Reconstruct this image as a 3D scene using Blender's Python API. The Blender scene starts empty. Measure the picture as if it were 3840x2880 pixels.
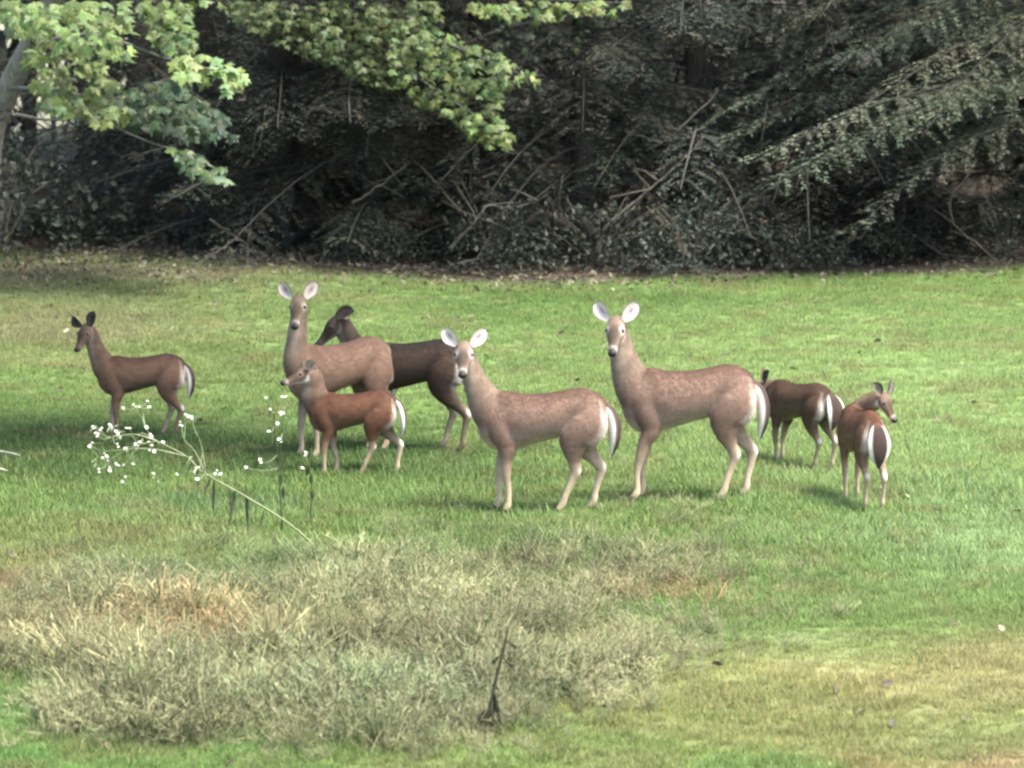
import bpy, math, random
import numpy as np
from mathutils import Vector, Matrix, kdtree
rng = np.random.default_rng(7); random.seed(7)
S = bpy.context.scene
COL = S.collection
R = math.radians

# ------------------------------------------------------------------ camera, sky, sun, exposure
FPX, PITCH, CAMH = 15900.0, math.atan(2290/15900.0), 5.2
cam_d = bpy.data.cameras.new("camera"); cam = bpy.data.objects.new("camera", cam_d); COL.objects.link(cam)
cam_d.sensor_width = 36; cam_d.lens = 36*FPX/3840; cam_d.clip_end = 500; cam_d.clip_start = .5
cam.location = (0, 0, CAMH); cam.rotation_euler = (math.pi/2-PITCH, 0, 0)
cam_d.dof.use_dof = True; cam_d.dof.focus_distance = 30.5; cam_d.dof.aperture_fstop = 3.6
S.camera = cam
SUN_EL, SUN_AZ = R(62), R(118)            # azimuth clockwise from +Y (sun behind and right of the camera)
w = bpy.data.worlds.new("World"); S.world = w; w.use_nodes = True
nt = w.node_tree; bg = nt.nodes['Background']
sky_n = nt.nodes.new('ShaderNodeTexSky'); sky_n.sky_type = 'NISHITA'; sky_n.sun_disc = False
sky_n.sun_elevation = SUN_EL; sky_n.sun_rotation = SUN_AZ
sky_n.air_density = 1.0; sky_n.dust_density = 4.0; sky_n.ozone_density = 1.0
nt.links.new(sky_n.outputs[0], bg.inputs[0]); bg.inputs[1].default_value = 0.09
sd = bpy.data.lights.new("sun", 'SUN'); sun = bpy.data.objects.new("sun", sd); COL.objects.link(sun)
sd.energy = 2.2; sd.angle = R(18); sd.color = (1, .95, .86)
sv = Vector((math.sin(SUN_AZ)*math.cos(SUN_EL), math.cos(SUN_AZ)*math.cos(SUN_EL), math.sin(SUN_EL)))
sun.rotation_euler = sv.to_track_quat('Z', 'Y').to_euler()
S.view_settings.view_transform = 'Standard'; S.view_settings.look = 'None'
S.view_settings.exposure = 2.6; S.view_settings.gamma = 1; S.view_settings.use_curve_mapping = False
S.cycles.filter_width = 2.4
S.cycles.use_denoising = True
S.cycles.max_bounces = 6; S.cycles.diffuse_bounces = 3; S.cycles.transmission_bounces = 4

# ------------------------------------------------------------------ helpers
def ray(px, py):
    u = (px-1920)/FPX; v = (1440-py)/FPX
    return np.array([u, math.cos(PITCH)+v*math.sin(PITCH), -math.sin(PITCH)+v*math.cos(PITCH)])
def at(px, py, d=None):
    """the point of the place seen at a pixel of the photo: on the ground, or at depth d"""
    r = ray(px, py)
    if d is None:
        z = 0.0
        for _ in range(6):
            k = (z-CAMH)/r[2]; z = float(ground_h(r[0]*k, r[1]*k))
        return Vector((r[0]*k, r[1]*k, z))
    k = d/r[1]
    return Vector((r[0]*k, d, CAMH+r[2]*k))
def proj(P):
    x, y, z = P[0], P[1], P[2]-CAMH
    f = y*math.cos(PITCH)-z*math.sin(PITCH); u = y*math.sin(PITCH)+z*math.cos(PITCH)
    return (1920+FPX*x/f, 1440-FPX*u/f)
EX = np.array([-14, -9, -5.4, -3.7, -2, 0, 2.4, 5.3, 9, 14]); EY = np.array([48.5, 47.6, 46.6, 45.8, 44.5, 43.4, 43.5, 44.5, 45.5, 46.5])
def edge_y(x): return np.interp(x, EX, EY)
def ground_h(x, y):
    x = np.asarray(x, float); y = np.asarray(y, float)
    h = .018*np.sin(x*1.3+.4*y)+.014*np.sin(y*1.1-x*.6+1)
    fade = np.clip((40-np.abs(y-30))/20, 0, 1); h = h*fade
    far = np.clip(y-edge_y(x)-.5, 0, 60); h = h+.02*far
    mound = np.exp(-(((x+1.0)/2.3)**2+((y-25.0)/2.0)**2)); h = h+.07*mound
    return h
def link(o, parent=None):
    COL.objects.link(o)
    if parent is not None: o.parent = parent
    return o
def tag(o, label=None, cat=None, group=None, kind=None):
    if label: o['label'] = label
    if cat: o['category'] = cat
    if group: o['group'] = group
    if kind: o['kind'] = kind
    return o
def empty(name, loc, rz=0):
    o = bpy.data.objects.new(name, None); COL.objects.link(o); o.location = loc; o.rotation_euler = (0, 0, rz); o.empty_display_size = .1
    return o
def mesh_np(name, V, F, tint=None, smooth=False, attr='tint'):
    """V (n,3); F list of int arrays (k, m)"""
    me = bpy.data.meshes.new(name)
    V = np.ascontiguousarray(V, np.float32)
    if not isinstance(F, list): F = [F]
    F = [np.asarray(f, np.int32) for f in F if len(f)]
    me.vertices.add(len(V)); me.vertices.foreach_set('co', V.ravel())
    if F:
        tot = np.concatenate([np.full(len(f), f.shape[1], np.int32) for f in F])
        idx = np.concatenate([f.ravel() for f in F])
        st = np.concatenate([[0], np.cumsum(tot)[:-1]]).astype(np.int32)
        me.loops.add(len(idx)); me.loops.foreach_set('vertex_index', idx)
        me.polygons.add(len(tot)); me.polygons.foreach_set('loop_start', st); me.polygons.foreach_set('loop_total', tot)
        me.polygons.foreach_set('use_smooth', np.full(len(tot), smooth))
    if tint is not None:
        a = me.color_attributes.new(attr, 'FLOAT_COLOR', 'POINT')
        c = np.ones((len(V), 4), np.float32); c[:, :3] = tint; a.data.foreach_set('color', c.ravel())
    me.update(calc_edges=True); me.validate()
    return me
class MB:
    """collects numpy pieces into one mesh"""
    def __init__(s): s.V = []; s.F3 = []; s.F4 = []; s.T = []; s.n = 0
    def add(s, V, F, tint=(1, 1, 1)):
        V = np.asarray(V, float); F = np.asarray(F)
        (s.F3 if F.shape[1] == 3 else s.F4).append(F+s.n)
        s.V.append(V); t = np.empty((len(V), 3)); t[:] = tint; s.T.append(t); s.n += len(V)
    def tube(s, pts, rad, k=5, tint=(1, 1, 1)):
        P = np.array([tuple(p) for p in pts], float); n = len(P)
        rad = np.broadcast_to(np.asarray(rad, float), (n,))
        T = np.gradient(P, axis=0); T /= np.linalg.norm(T, axis=1)[:, None]+1e-9
        ref = np.array([0, 1, .13]); ref = ref if abs((T@(ref/np.linalg.norm(ref))).mean()) < .8 else np.array([1, .1, 0])
        A = np.cross(T, ref); A /= np.linalg.norm(A, axis=1)[:, None]+1e-9; B = np.cross(T, A)
        an = np.arange(k)*2*np.pi/k
        V = (P[:, None]+rad[:, None, None]*(A[:, None]*np.cos(an)[None, :, None]+B[:, None]*np.sin(an)[None, :, None])).reshape(-1, 3)
        i = np.arange(n-1)[:, None]*k; j = np.arange(k)[None]; j2 = (j+1) % k
        F = np.stack([i+j, i+j2, i+k+j2, i+k+j], -1).reshape(-1, 4)
        s.add(V, F, tint)
        s.add(np.vstack([V[-k:], P[-1]+T[-1]*rad[-1]*.5]), np.array([[a, (a+1) % k, k] for a in range(k)]), tint)
    def mesh(s, name, smooth=False):
        F = []
        if s.F3: F.append(np.vstack(s.F3))
        if s.F4: F.append(np.vstack(s.F4))
        return mesh_np(name, np.vstack(s.V), F, np.vstack(s.T), smooth)
    def build(s, name, m, parent=None, smooth=False):
        me = s.mesh(name, smooth); me.materials.append(m)
        return link(bpy.data.objects.new(name, me), parent)
def spline(P, n):
    P = np.array([tuple(p) for p in P], float); m = len(P)
    Q = np.vstack([2*P[0]-P[1], P, 2*P[-1]-P[-2]]); out = []
    for t in np.linspace(0, m-1-1e-6, n):
        i = int(t); f = t-i; a, b, c, d = Q[i:i+4]
        out.append(.5*((2*b)+(c-a)*f+(2*a-5*b+4*c-d)*f*f+(3*b-a-3*c+d)*f**3))
    return np.array(out)

# ------------------------------------------------------------------ materials
def new_mat(name):
    m = bpy.data.materials.new(name); m.use_nodes = True; t = m.node_tree
    return m, t, t.nodes['Principled BSDF'], t.nodes['Material Output']
def N(t, typ, **kw):
    n = t.nodes.new(typ)
    for k, v in kw.items(): setattr(n, k, v)
    return n
def foliage_mat(name, rough=.6, transl=.25, instancer=False, color=None, var=.25):
    m, t, b, out = new_mat(name); L = t.links
    b.inputs['Roughness'].default_value = rough; b.inputs['Specular IOR Level'].default_value = .25
    at_ = N(t, 'ShaderNodeAttribute', attribute_name='tint')
    src = at_.outputs['Color']
    if instancer:
        at2 = N(t, 'ShaderNodeAttribute', attribute_name='itint'); at2.attribute_type = 'INSTANCER'
        mx = N(t, 'ShaderNodeMix', data_type='RGBA', blend_type='MULTIPLY'); mx.inputs[0].default_value = 1
        L.new(src, mx.inputs[6]); L.new(at2.outputs['Color'], mx.inputs[7]); src = mx.outputs[2]
    if color is not None:
        mx = N(t, 'ShaderNodeMix', data_type='RGBA', blend_type='MULTIPLY'); mx.inputs[0].default_value = 1
        L.new(src, mx.inputs[6]); mx.inputs[7].default_value = (*color, 1); src = mx.outputs[2]
    oi = N(t, 'ShaderNodeObjectInfo'); mr = N(t, 'ShaderNodeMapRange'); mr.inputs[3].default_value = 1-var; mr.inputs[4].default_value = 1+var
    L.new(oi.outputs['Random'], mr.inputs[0])
    hs = N(t, 'ShaderNodeHueSaturation'); L.new(mr.outputs[0], hs.inputs['Value']); L.new(src, hs.inputs['Color']); src = hs.outputs[0]
    L.new(src, b.inputs['Base Color'])
    tr = N(t, 'ShaderNodeBsdfTranslucent'); L.new(src, tr.inputs['Color'])
    ms = N(t, 'ShaderNodeMixShader'); ms.inputs[0].default_value = transl
    L.new(b.outputs[0], ms.inputs[1]); L.new(tr.outputs[0], ms.inputs[2]); L.new(ms.outputs[0], out.inputs['Surface'])
    return m
def rough_mat(name, c1, c2, scale=8, rough=.85, stretch=(1, 1, 1), bump=.3, attr=None, detail=6, bscale=None):
    m, t, b, out = new_mat(name); L = t.links
    b.inputs['Roughness'].default_value = rough; b.inputs['Specular IOR Level'].default_value = .2
    tc = N(t, 'ShaderNodeTexCoord'); mp = N(t, 'ShaderNodeMapping'); mp.inputs['Scale'].default_value = stretch
    L.new(tc.outputs['Object'], mp.inputs[0])
    nz = N(t, 'ShaderNodeTexNoise'); nz.inputs['Scale'].default_value = scale; nz.inputs['Detail'].default_value = detail
    L.new(mp.outputs[0], nz.inputs['Vector'])
    rp = N(t, 'ShaderNodeValToRGB'); rp.color_ramp.elements[0].position = .3; rp.color_ramp.elements[1].position = .7
    rp.color_ramp.elements[0].color = (*c1, 1); rp.color_ramp.elements[1].color = (*c2, 1)
    L.new(nz.outputs['Fac'], rp.inputs[0]); src = rp.outputs[0]
    if attr:
        a = N(t, 'ShaderNodeAttribute', attribute_name=attr)
        mx = N(t, 'ShaderNodeMix', data_type='RGBA', blend_type='MULTIPLY'); mx.inputs[0].default_value = 1
        L.new(a.outputs['Color'], mx.inputs[6]); L.new(src, mx.inputs[7]); src = mx.outputs[2]
    L.new(src, b.inputs['Base Color'])
    n2 = nz
    if bscale:
        n2 = N(t, 'ShaderNodeTexNoise'); n2.inputs['Scale'].default_value = bscale; n2.inputs['Detail'].default_value = 4; L.new(mp.outputs[0], n2.inputs['Vector'])
    bp = N(t, 'ShaderNodeBump'); bp.inputs['Strength'].default_value = bump; bp.inputs['Distance'].default_value = .01
    L.new(n2.outputs['Fac'], bp.inputs['Height']); L.new(bp.outputs[0], b.inputs['Normal'])
    return m
M_GRASS = foliage_mat('grass_blade', .55, .45, True)
M_WEED = foliage_mat('dry_weed', .75, .2, True)
M_LITTER = foliage_mat('dead_leaf', .8, .1, True)
M_NEEDLE = foliage_mat('evergreen_foliage', .6, .15, var=.2)
M_LEAF = foliage_mat('maple_leaf', .45, .35, var=.3)
M_SHRUB = foliage_mat('shrub_leaf', .5, .2, var=.2)
M_GROUND = rough_mat('turf_soil', (.75, .75, .75), (1.2, 1.2, 1.2), 9, attr='tint', bump=.6)
M_FLOOR = rough_mat('forest_litter', (.6, .6, .6), (1.35, 1.3, 1.2), 14, attr='tint', bump=.9)
M_BARK = rough_mat('grey_bark', (.10, .095, .085), (.24, .23, .20), 12, stretch=(3, 3, .5), bump=.8)
M_DBARK = rough_mat('dark_bark', (.022, .02, .018), (.06, .055, .048), 14, stretch=(3, 3, .5), bump=.8)
M_TWIG = rough_mat('bare_twig', (.6, .6, .6), (1.2, 1.2, 1.2), 20, attr='tint', bump=.2)
M_COAT = rough_mat('deer_coat', (.80, .78, .76), (1.20, 1.20, 1.20), 11, .75, (1, 1, 1.6), .35, attr='tint', detail=8, bscale=170)
M_FUR = foliage_mat('deer_fur', .8, .1, var=0)
M_EYE, _t, _b, _o = new_mat('dark_eye'); _b.inputs['Base Color'].default_value = (.01, .008, .006, 1); _b.inputs['Roughness'].default_value = .12
M_NOSE = rough_mat('wet_nose', (.012, .011, .011), (.03, .027, .026), 60, .4, bump=.3)
M_HOOF = rough_mat('hoof_horn', (.02, .018, .016), (.05, .045, .04), 40, .5, bump=.2)
M_PETAL = foliage_mat('white_petal', .6, .3, color=(1, 1, 1), var=.04)
M_STEM = rough_mat('green_stem', (.7, .7, .7), (1.2, 1.2, 1.2), 25, .6, attr='tint', bump=.2)
M_DLEAF = foliage_mat('dried_dark_leaf', .7, .1, var=.2)

# ------------------------------------------------------------------ ground colour map (own colours of turf, moss, straw and soil, plus painted shade and sunlight)
GREEN = np.array([.118, .188, .056])
def W(px, py): p = at(px, py); return (p.x, p.y)
PATCH = []
def patch(px, py, rx, ry, col, s): x, y = W(px, py); PATCH.append((x, y, rx, ry, np.array(col), s))
STRAW, PINK, SHADED, MOSS, SUNLIT, LITTER = (.20, .185, .085), (.20, .125, .075), (.052, .098, .030), (.06, .115, .05), (.185, .27, .10), (.125, .115, .075)
patch(200, 1020, 2.6, 2.2, LITTER, .9); patch(900, 1010, 1.7, .8, LITTER, .75); patch(250, 1230, 1.9, 2.2, (.155, .155, .08), .9); patch(150, 1370, .8, .4, STRAW, .5)
patch(900, 1420, 1.2, .8, (.13, .165, .06), .6); patch(700, 1690, 2.2, .8, SHADED, .9); patch(200, 1690, 1.4, .8, SHADED, .9); patch(1450, 1760, 1.3, .7, SHADED, .75); patch(1950, 1850, .9, .5, SHADED, .45)  # the deep green patches paint the tree shade band into the turf
patch(150, 2080, 1.0, .7, (.165, .165, .075), .85); patch(60, 2270, .8, .9, PINK, .9); patch(700, 1930, .8, .5, MOSS, .6)
patch(3550, 1500, 1.6, 5, SUNLIT, .85); patch(3650, 2000, 1.1, 1.6, (.17, .26, .11), .85); patch(3000, 1300, 2.2, 2.8, (.165, .245, .085), .8); patch(2750, 1850, 1.0, 1.0, (.12, .20, .06), .5); patch(2200, 1150, 2.5, 1.2, (.07, .145, .035), .5)  # lighter greens put the sunlight on the right lawn into its colour
patch(3300, 2550, 1.4, 1.2, (.25, .245, .105), .9); patch(3450, 2830, .9, .35, (.25, .165, .10), .8); patch(2700, 2700, 1.1, .8, (.20, .215, .082), .8); patch(3750, 2500, .8, .6, (.24, .23, .11), .6)
patch(2200, 2850, 1.2, .3, (.15, .20, .06), .8); patch(300, 2860, 1.3, .25, (.08, .18, .045), .8); patch(80, 2680, .5, .35, (.07, .17, .045), .8); patch(2050, 1450, 1.8, 1.8, (.16, .235, .08), .7); patch(2450, 1650, 1.2, 1.4, (.155, .23, .08), .7); patch(1650, 1250, 2.0, 1.6, (.13, .20, .065), .5); patch(3300, 1750, 1.2, 1.6, (.17, .25, .09), .8)
def vnoise(x, y, s, seed):
    x = np.asarray(x)*s+seed*17.3; y = np.asarray(y)*s-seed*9.1
    xi = np.floor(x).astype(int); yi = np.floor(y).astype(int); fx = x-xi; fy = y-yi
    h = lambda a, b: (np.sin(a*127.1+b*311.7+seed*74.7)*43758.5453) % 1
    fx = fx*fx*(3-2*fx); fy = fy*fy*(3-2*fy)
    return (h(xi, yi)*(1-fx)+h(xi+1, yi)*fx)*(1-fy)+(h(xi, yi+1)*(1-fx)+h(xi+1, yi+1)*fx)*fy
def turf(x, y):
    x = np.asarray(x, float); y = np.asarray(y, float)
    c = np.tile(GREEN, (len(x), 1))
    wx = x+(vnoise(x, y, 1.6, 1)-.5)*1.0; wy = y+(vnoise(x, y, 1.1, 2)-.5)*1.6
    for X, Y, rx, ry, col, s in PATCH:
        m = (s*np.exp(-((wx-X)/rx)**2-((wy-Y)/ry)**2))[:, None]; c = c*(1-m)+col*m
    n = vnoise(x, y, 2.3, 3)*.5+vnoise(x, y, 6, 4)*.3+vnoise(x, y, 14, 5)*.2
    c = c*(.84+.38*n)[:, None]
    s = np.clip((vnoise(x, y, 3.2, 8)-.62)*3, 0, .55)[:, None]; c = c*(1-s)+np.array([.15, .16, .065])*s
    return c
def grid(name, xs, ys, keep, mat, colf, kind='structure', dz=0):
    X, Y = np.meshgrid(xs, ys); n, m = X.shape
    V = np.stack([X.ravel(), Y.ravel(), ground_h(X.ravel(), Y.ravel())+dz], 1)
    i = (np.arange(n-1)[:, None]*m+np.arange(m-1)[None]).ravel()
    F = np.stack([i, i+1, i+m+1, i+m], 1); c = V[F].mean(1); F = F[keep(c[:, 0], c[:, 1])]
    me = mesh_np(name, V, F, colf(V[:, 0], V[:, 1]), True); me.materials.append(mat)
    return tag(link(bpy.data.objects.new(name, me)), kind=kind)
def axis(a, b, s, far): return np.concatenate([-np.geomspace(-a, far, 14)[::-1][:-1], np.arange(a, b, s), np.geomspace(b, far, 14)])
xs = axis(-16, 16, .2, 260); ys = np.concatenate([[-60, -20, 0, 8], np.arange(14, 66, .2), np.geomspace(66.4, 300, 16)])
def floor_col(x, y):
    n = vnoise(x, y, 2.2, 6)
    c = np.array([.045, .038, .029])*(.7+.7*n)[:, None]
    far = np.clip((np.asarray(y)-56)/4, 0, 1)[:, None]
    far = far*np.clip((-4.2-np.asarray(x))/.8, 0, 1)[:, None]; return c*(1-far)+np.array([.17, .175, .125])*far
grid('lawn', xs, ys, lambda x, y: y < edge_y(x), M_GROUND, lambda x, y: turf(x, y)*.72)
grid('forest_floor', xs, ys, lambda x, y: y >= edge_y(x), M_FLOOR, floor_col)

# ------------------------------------------------------------------ scattering (geometry nodes) for stuff nobody could count
def scatter(name, P, tint, scl, rot, vid, variants, label=None):
    me = mesh_np(name, P, [])
    a = me.attributes.new('itint', 'FLOAT_COLOR', 'POINT'); c = np.ones((len(P), 4), np.float32); c[:, :3] = tint; a.data.foreach_set('color', c.ravel())
    a = me.attributes.new('scl', 'FLOAT', 'POINT'); a.data.foreach_set('value', np.asarray(scl, np.float32))
    a = me.attributes.new('rot', 'FLOAT_VECTOR', 'POINT'); a.data.foreach_set('vector', np.ascontiguousarray(rot, np.float32).ravel())
    a = me.attributes.new('vid', 'INT', 'POINT'); a.data.foreach_set('value', np.asarray(vid, np.int32))
    col = bpy.data.collections.new(name+'_kinds')
    for i, (vm, mat) in enumerate(variants):
        vm.materials.append(mat); col.objects.link(bpy.data.objects.new('%s_kind_%02d' % (name, i), vm))
    ng = bpy.data.node_groups.new(name+'_scatter', 'GeometryNodeTree')
    ng.interface.new_socket('Geometry', in_out='INPUT', socket_type='NodeSocketGeometry'); ng.interface.new_socket('Geometry', in_out='OUTPUT', socket_type='NodeSocketGeometry')
    gi = ng.nodes.new('NodeGroupInput'); go = ng.nodes.new('NodeGroupOutput'); ip = ng.nodes.new('GeometryNodeInstanceOnPoints')
    ci = ng.nodes.new('GeometryNodeCollectionInfo'); ci.inputs['Collection'].default_value = col
    ci.inputs['Separate Children'].default_value = True; ci.inputs['Reset Children'].default_value = True
    def na(nm, ty):
        n = ng.nodes.new('GeometryNodeInputNamedAttribute'); n.data_type = ty; n.inputs[0].default_value = nm; return n.outputs[0]
    L = ng.links
    L.new(gi.outputs[0], ip.inputs['Points']); L.new(ci.outputs[0], ip.inputs['Instance']); ip.inputs['Pick Instance'].default_value = True
    L.new(na('vid', 'INT'), ip.inputs['Instance Index']); L.new(na('rot', 'FLOAT_VECTOR'), ip.inputs['Rotation']); L.new(na('scl', 'FLOAT'), ip.inputs['Scale'])
    L.new(ip.outputs[0], go.inputs[0])
    o = link(bpy.data.objects.new(name, me)); o.modifiers.new('scatter', 'NODES').node_group = ng
    return tag(o, label, kind='stuff')
def blade(mb, base, az, lean, length, width, bend, tint, segs=3):
    d = np.array([math.cos(az), math.sin(az), 0]); s = np.array([-math.sin(az), math.cos(az), 0])
    V = []
    for i in range(segs+1):
        t = i/segs; a = lean+bend*t
        p = np.asarray(base)+length*(d*(math.sin(lean)*t+(math.sin(a)-math.sin(lean))*t*.6)+np.array([0, 0, 1])*t*math.cos(lean+bend*t*.6))
        wd = width*(1-t**1.5)*.5
        if i < segs: V += [p-s*wd, p+s*wd]
        else: V += [p]
    F4 = np.array([[2*i, 2*i+1, 2*i+3, 2*i+2] for i in range(segs-1)]); k = 2*(segs-1)
    V = np.array(V); T = np.array(tint)
    mb.add(V, np.array([[k, k+1, k+2]]), T)
    if len(F4): mb.F4.append(F4+mb.n-len(V))
def tuft(n, rad, h, wd, spread):
    mb = MB()
    for _ in range(n):
        r = rad*math.sqrt(random.random()); a = random.random()*6.283
        b = .65+.7*random.random(); yel = random.random() < .12
        c = (b*1.5, b*1.15, b*1.1) if yel else (b*random.uniform(.9, 1.15), b, b*random.uniform(.85, 1.1))
        blade(mb, (r*math.cos(a), r*math.sin(a), -.01), random.random()*6.283, random.uniform(.05, spread), h*random.uniform(.55, 1.15), wd*random.uniform(.7, 1.2), random.uniform(.2, 1.2), c)
    return mb.mesh('grass_tuft')
def sample(ymin, ymax, dens, half=lambda y: y*.1208+1.0):
    out = []
    for y0 in np.arange(ymin, ymax, .5):
        hw = half(y0+.25); n = int(2*hw*.5*dens)
        out.append(np.stack([rng.uniform(-hw, hw, n), rng.uniform(y0, y0+.5, n)], 1))
    return np.vstack(out)
# region of the tall dry weeds, in world metres
WPOLY = [W(-400, 2130), W(120, 2200), W(330, 2060), W(620, 2030), W(900, 1950), W(1250, 2030), W(1500, 1950), W(1700, 1880), W(1950, 1890), W(2150, 1900), W(2420, 1830), W(2750, 1890), W(2980, 2040), W(3000, 2180), W(2850, 2340), W(2560, 2500), W(2400, 2620), W(2250, 2680), W(1980, 2800), W(1600, 2845), W(1200, 2840), W(500, 2815), W(150, 2740), W(20, 2580), W(-400, 2520)]
def inpoly(P, x, y):
    c = np.zeros(len(x), bool); n = len(P)
    for i in range(n):
        (x1, y1), (x2, y2) = P[i], P[(i+1) % n]
        hit = ((y1 > y) != (y2 > y)) & (x < (x2-x1)*(y-y1)/((y2-y1) or 1e-9)+x1); c ^= hit
    return c
G = np.vstack([sample(20.5, 47.5, 330), sample(20.5, 27, 330)])
edge = edge_y(G[:, 0]); p_keep = np.clip((edge+.5-G[:, 1])/.9, 0, 1)
litter_left = np.exp(-((G[:, 0]+4.2)/2.6)**2-((G[:, 1]-45.5)/2.0)**2)
inw = inpoly(WPOLY, G[:, 0]+(vnoise(G[:, 0], G[:, 1], 3, 4)-.5)*.3, G[:, 1])
G = G[(rng.random(len(G)) < p_keep*(1-.75*litter_left)) & (~inw | (rng.random(len(G)) < .75))]
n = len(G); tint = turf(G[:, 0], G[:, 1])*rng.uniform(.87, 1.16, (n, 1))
hgt = .72+.55*vnoise(G[:, 0], G[:, 1], 1.3, 9)
near = np.exp(-((G[:, 1]-30.2)/2.8)**2); hgt *= 1+.65*near
hgt *= np.where(G[:, 1] < 25.5, .85+.5*(vnoise(G[:, 0], G[:, 1], 3.5, 41)-.5), 1)
P = np.column_stack([G, ground_h(G[:, 0], G[:, 1])-.004])
scatter('grass', P, tint, hgt*rng.uniform(.75, 1.25, n), np.column_stack([rng.normal(0, .1, n), rng.normal(0, .1, n), rng.uniform(0, 6.28, n)]), rng.integers(0, 6, n),
        [(tuft(26, .06, .066, .0058, .75), M_GRASS) for _ in range(6)], 'short green lawn grass the deer stand on')

# ------------------------------------------------------------------ tall dry weeds in the foreground
def weed(n, h, leafy, stemc):
    mb = MB()
    for _ in range(n):
        a = random.random()*6.283; r = .07*random.random(); az = random.random()*6.283; L = h*random.uniform(.55, 1.1); ln = random.uniform(.1, .75)
        d = np.array([math.cos(az), math.sin(az), 0]); b = np.array([r*math.cos(a), r*math.sin(a), 0]); k = random.uniform(.8, 1.25)
        pts = [b+d*L*math.sin(ln)*t*(1+.5*t)+np.array([0, 0, L*math.cos(ln)*t*(1-.18*t)])+np.array([random.uniform(-1, 1), random.uniform(-1, 1), 0])*.012*t for t in (0, .3, .65, 1)]
        mb.tube(pts, [.0026, .0024, .0019, .0011], 3, np.array(stemc)*k*random.choice((.8, 1, 1, 1.5)))
        for _ in range(leafy):
            t = random.uniform(.25, 1); i = min(int(t*3), 2); p = np.array(pts[i])*(1-(t*3-i))+np.array(pts[i+1])*(t*3-i) if t < 1 else pts[3]
            kk = random.uniform(.6, 1.3)
            blade(mb, p, random.random()*6.283, random.uniform(.4, 1.6), random.uniform(.04, .10), random.uniform(.004, .0085), random.uniform(-.2, 1.2), np.array([kk, kk, kk*random.uniform(.8, 1)]), 2)
    return mb.mesh('weed_clump')
xmin, xmax, ymin, ymax = min(p[0] for p in WPOLY), max(p[0] for p in WPOLY), min(p[1] for p in WPOLY), max(p[1] for p in WPOLY)
nW = 12500
Q = np.column_stack([rng.uniform(xmin-.5, xmax+.4, nW), rng.uniform(ymin-.4, ymax+.4, nW)])
jx = (vnoise(Q[:, 0], Q[:, 1], 2.2, 11)-.5)*.5; jy = (vnoise(Q[:, 0], Q[:, 1], 2.0, 12)-.5)*.5
def edge_dist(P, x, y):
    out = np.full(len(x), 9.)
    for i in range(len(P)):
        a = np.array(P[i]); b_ = np.array(P[(i+1) % len(P)])-a; t = np.clip(((x-a[0])*b_[0]+(y-a[1])*b_[1])/(b_@b_), 0, 1)
        out = np.minimum(out, np.hypot(x-a[0]-t*b_[0], y-a[1]-t*b_[1]))
    return out
ins = inpoly(WPOLY, Q[:, 0]+jx, Q[:, 1]+jy); ed_ = edge_dist(WPOLY, Q[:, 0]+jx, Q[:, 1]+jy)*np.where(ins, 1, -1)
ok = rng.random(len(Q)) < np.clip(.48+ed_*np.where(Q[:, 1] < 24.6, 1.2, .62), .0, 1)*(.40+.60*np.clip((29.6-Q[:, 1])/4.5, 0, 1))*(.45+.75*vnoise(Q[:, 0], Q[:, 1], 2.6, 31)); Q = Q[ok]; ed_ = ed_[ok]; n = len(Q)
wc = np.tile(np.array([.198, .205, .122]), (n, 1))
for px, py, rx, ry, col, s in [(700, 2120, .8, .8, (.10, .165, .075), .9), (1850, 2030, .7, .6, (.085, .15, .055), .85), (800, 2400, .55, .45, (.33, .20, .115), .9), (2620, 2250, .5, .45, (.27, .18, .105), .85),
                               (1450, 2650, .8, .5, (.17, .20, .125), .8), (400, 2600, .6, .4, (.19, .185, .115), .7), (1250, 2350, .7, .6, (.25, .26, .15), .7), (2300, 1970, .8, .4, (.20, .24, .115), .8), (2050, 2450, .7, .5, (.20, .18, .115), .7), (300, 2400, .8, .4, (.27, .225, .135), .7), (2100, 2720, .5, .3, (.12, .115, .075), .7), (900, 2080, .8, .5, (.15, .20, .085), .6), (1650, 2250, .5, .5, (.26, .27, .15), .6)]:  # dark patch at the near right edge puts the weeds' shadow into their tint
    X, Y = W(px, py); m = (s*np.exp(-((Q[:, 0]-X)/rx)**2-((Q[:, 1]-Y)/ry)**2))[:, None]; wc = wc*(1-m)+np.array(col)*m
wc *= (.62+.7*vnoise(Q[:, 0], Q[:, 1], 4, 14))[:, None]*rng.uniform(.6, 1.35, (n, 1)); pale = (rng.random(n) < .06)[:, None]; wc = np.where(pale, wc*.5+np.array([.38, .37, .24])*.5, wc)
g = (rng.random(n) < .24)[:, None]; wc = np.where(g, wc*.45+np.array([.05, .095, .035])*.8, wc)
wh = .84*(.30+.95*vnoise(Q[:, 0], Q[:, 1], 1.8, 15)+.25*vnoise(Q[:, 0], Q[:, 1], 6, 16))*(.45+.55*np.clip(ed_/np.where(Q[:, 1] < 24.6, .4, 1.2), 0, 1))*(.66+.34*np.clip((28.6-Q[:, 1])/3, 0, 1))
scatter('tall_weeds', np.column_stack([Q, ground_h(Q[:, 0], Q[:, 1])-.005]), wc, wh*rng.uniform(.7, 1.2, n), np.column_stack([rng.normal(0, .18, n), rng.normal(0, .18, n), rng.uniform(0, 6.28, n)]), rng.integers(0, 8, n),
        [(weed(13, .34, 5, (1.05, 1.0, .9)), M_WEED) for _ in range(3)]+[(weed(9, .28, 11, (.9, .9, .8)), M_WEED) for _ in range(3)]+[(weed(15, .42, 2, (1.15, 1.08, .95)), M_WEED) for _ in range(2)], 'patch of tall pale dried weeds in front of the deer')
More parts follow.
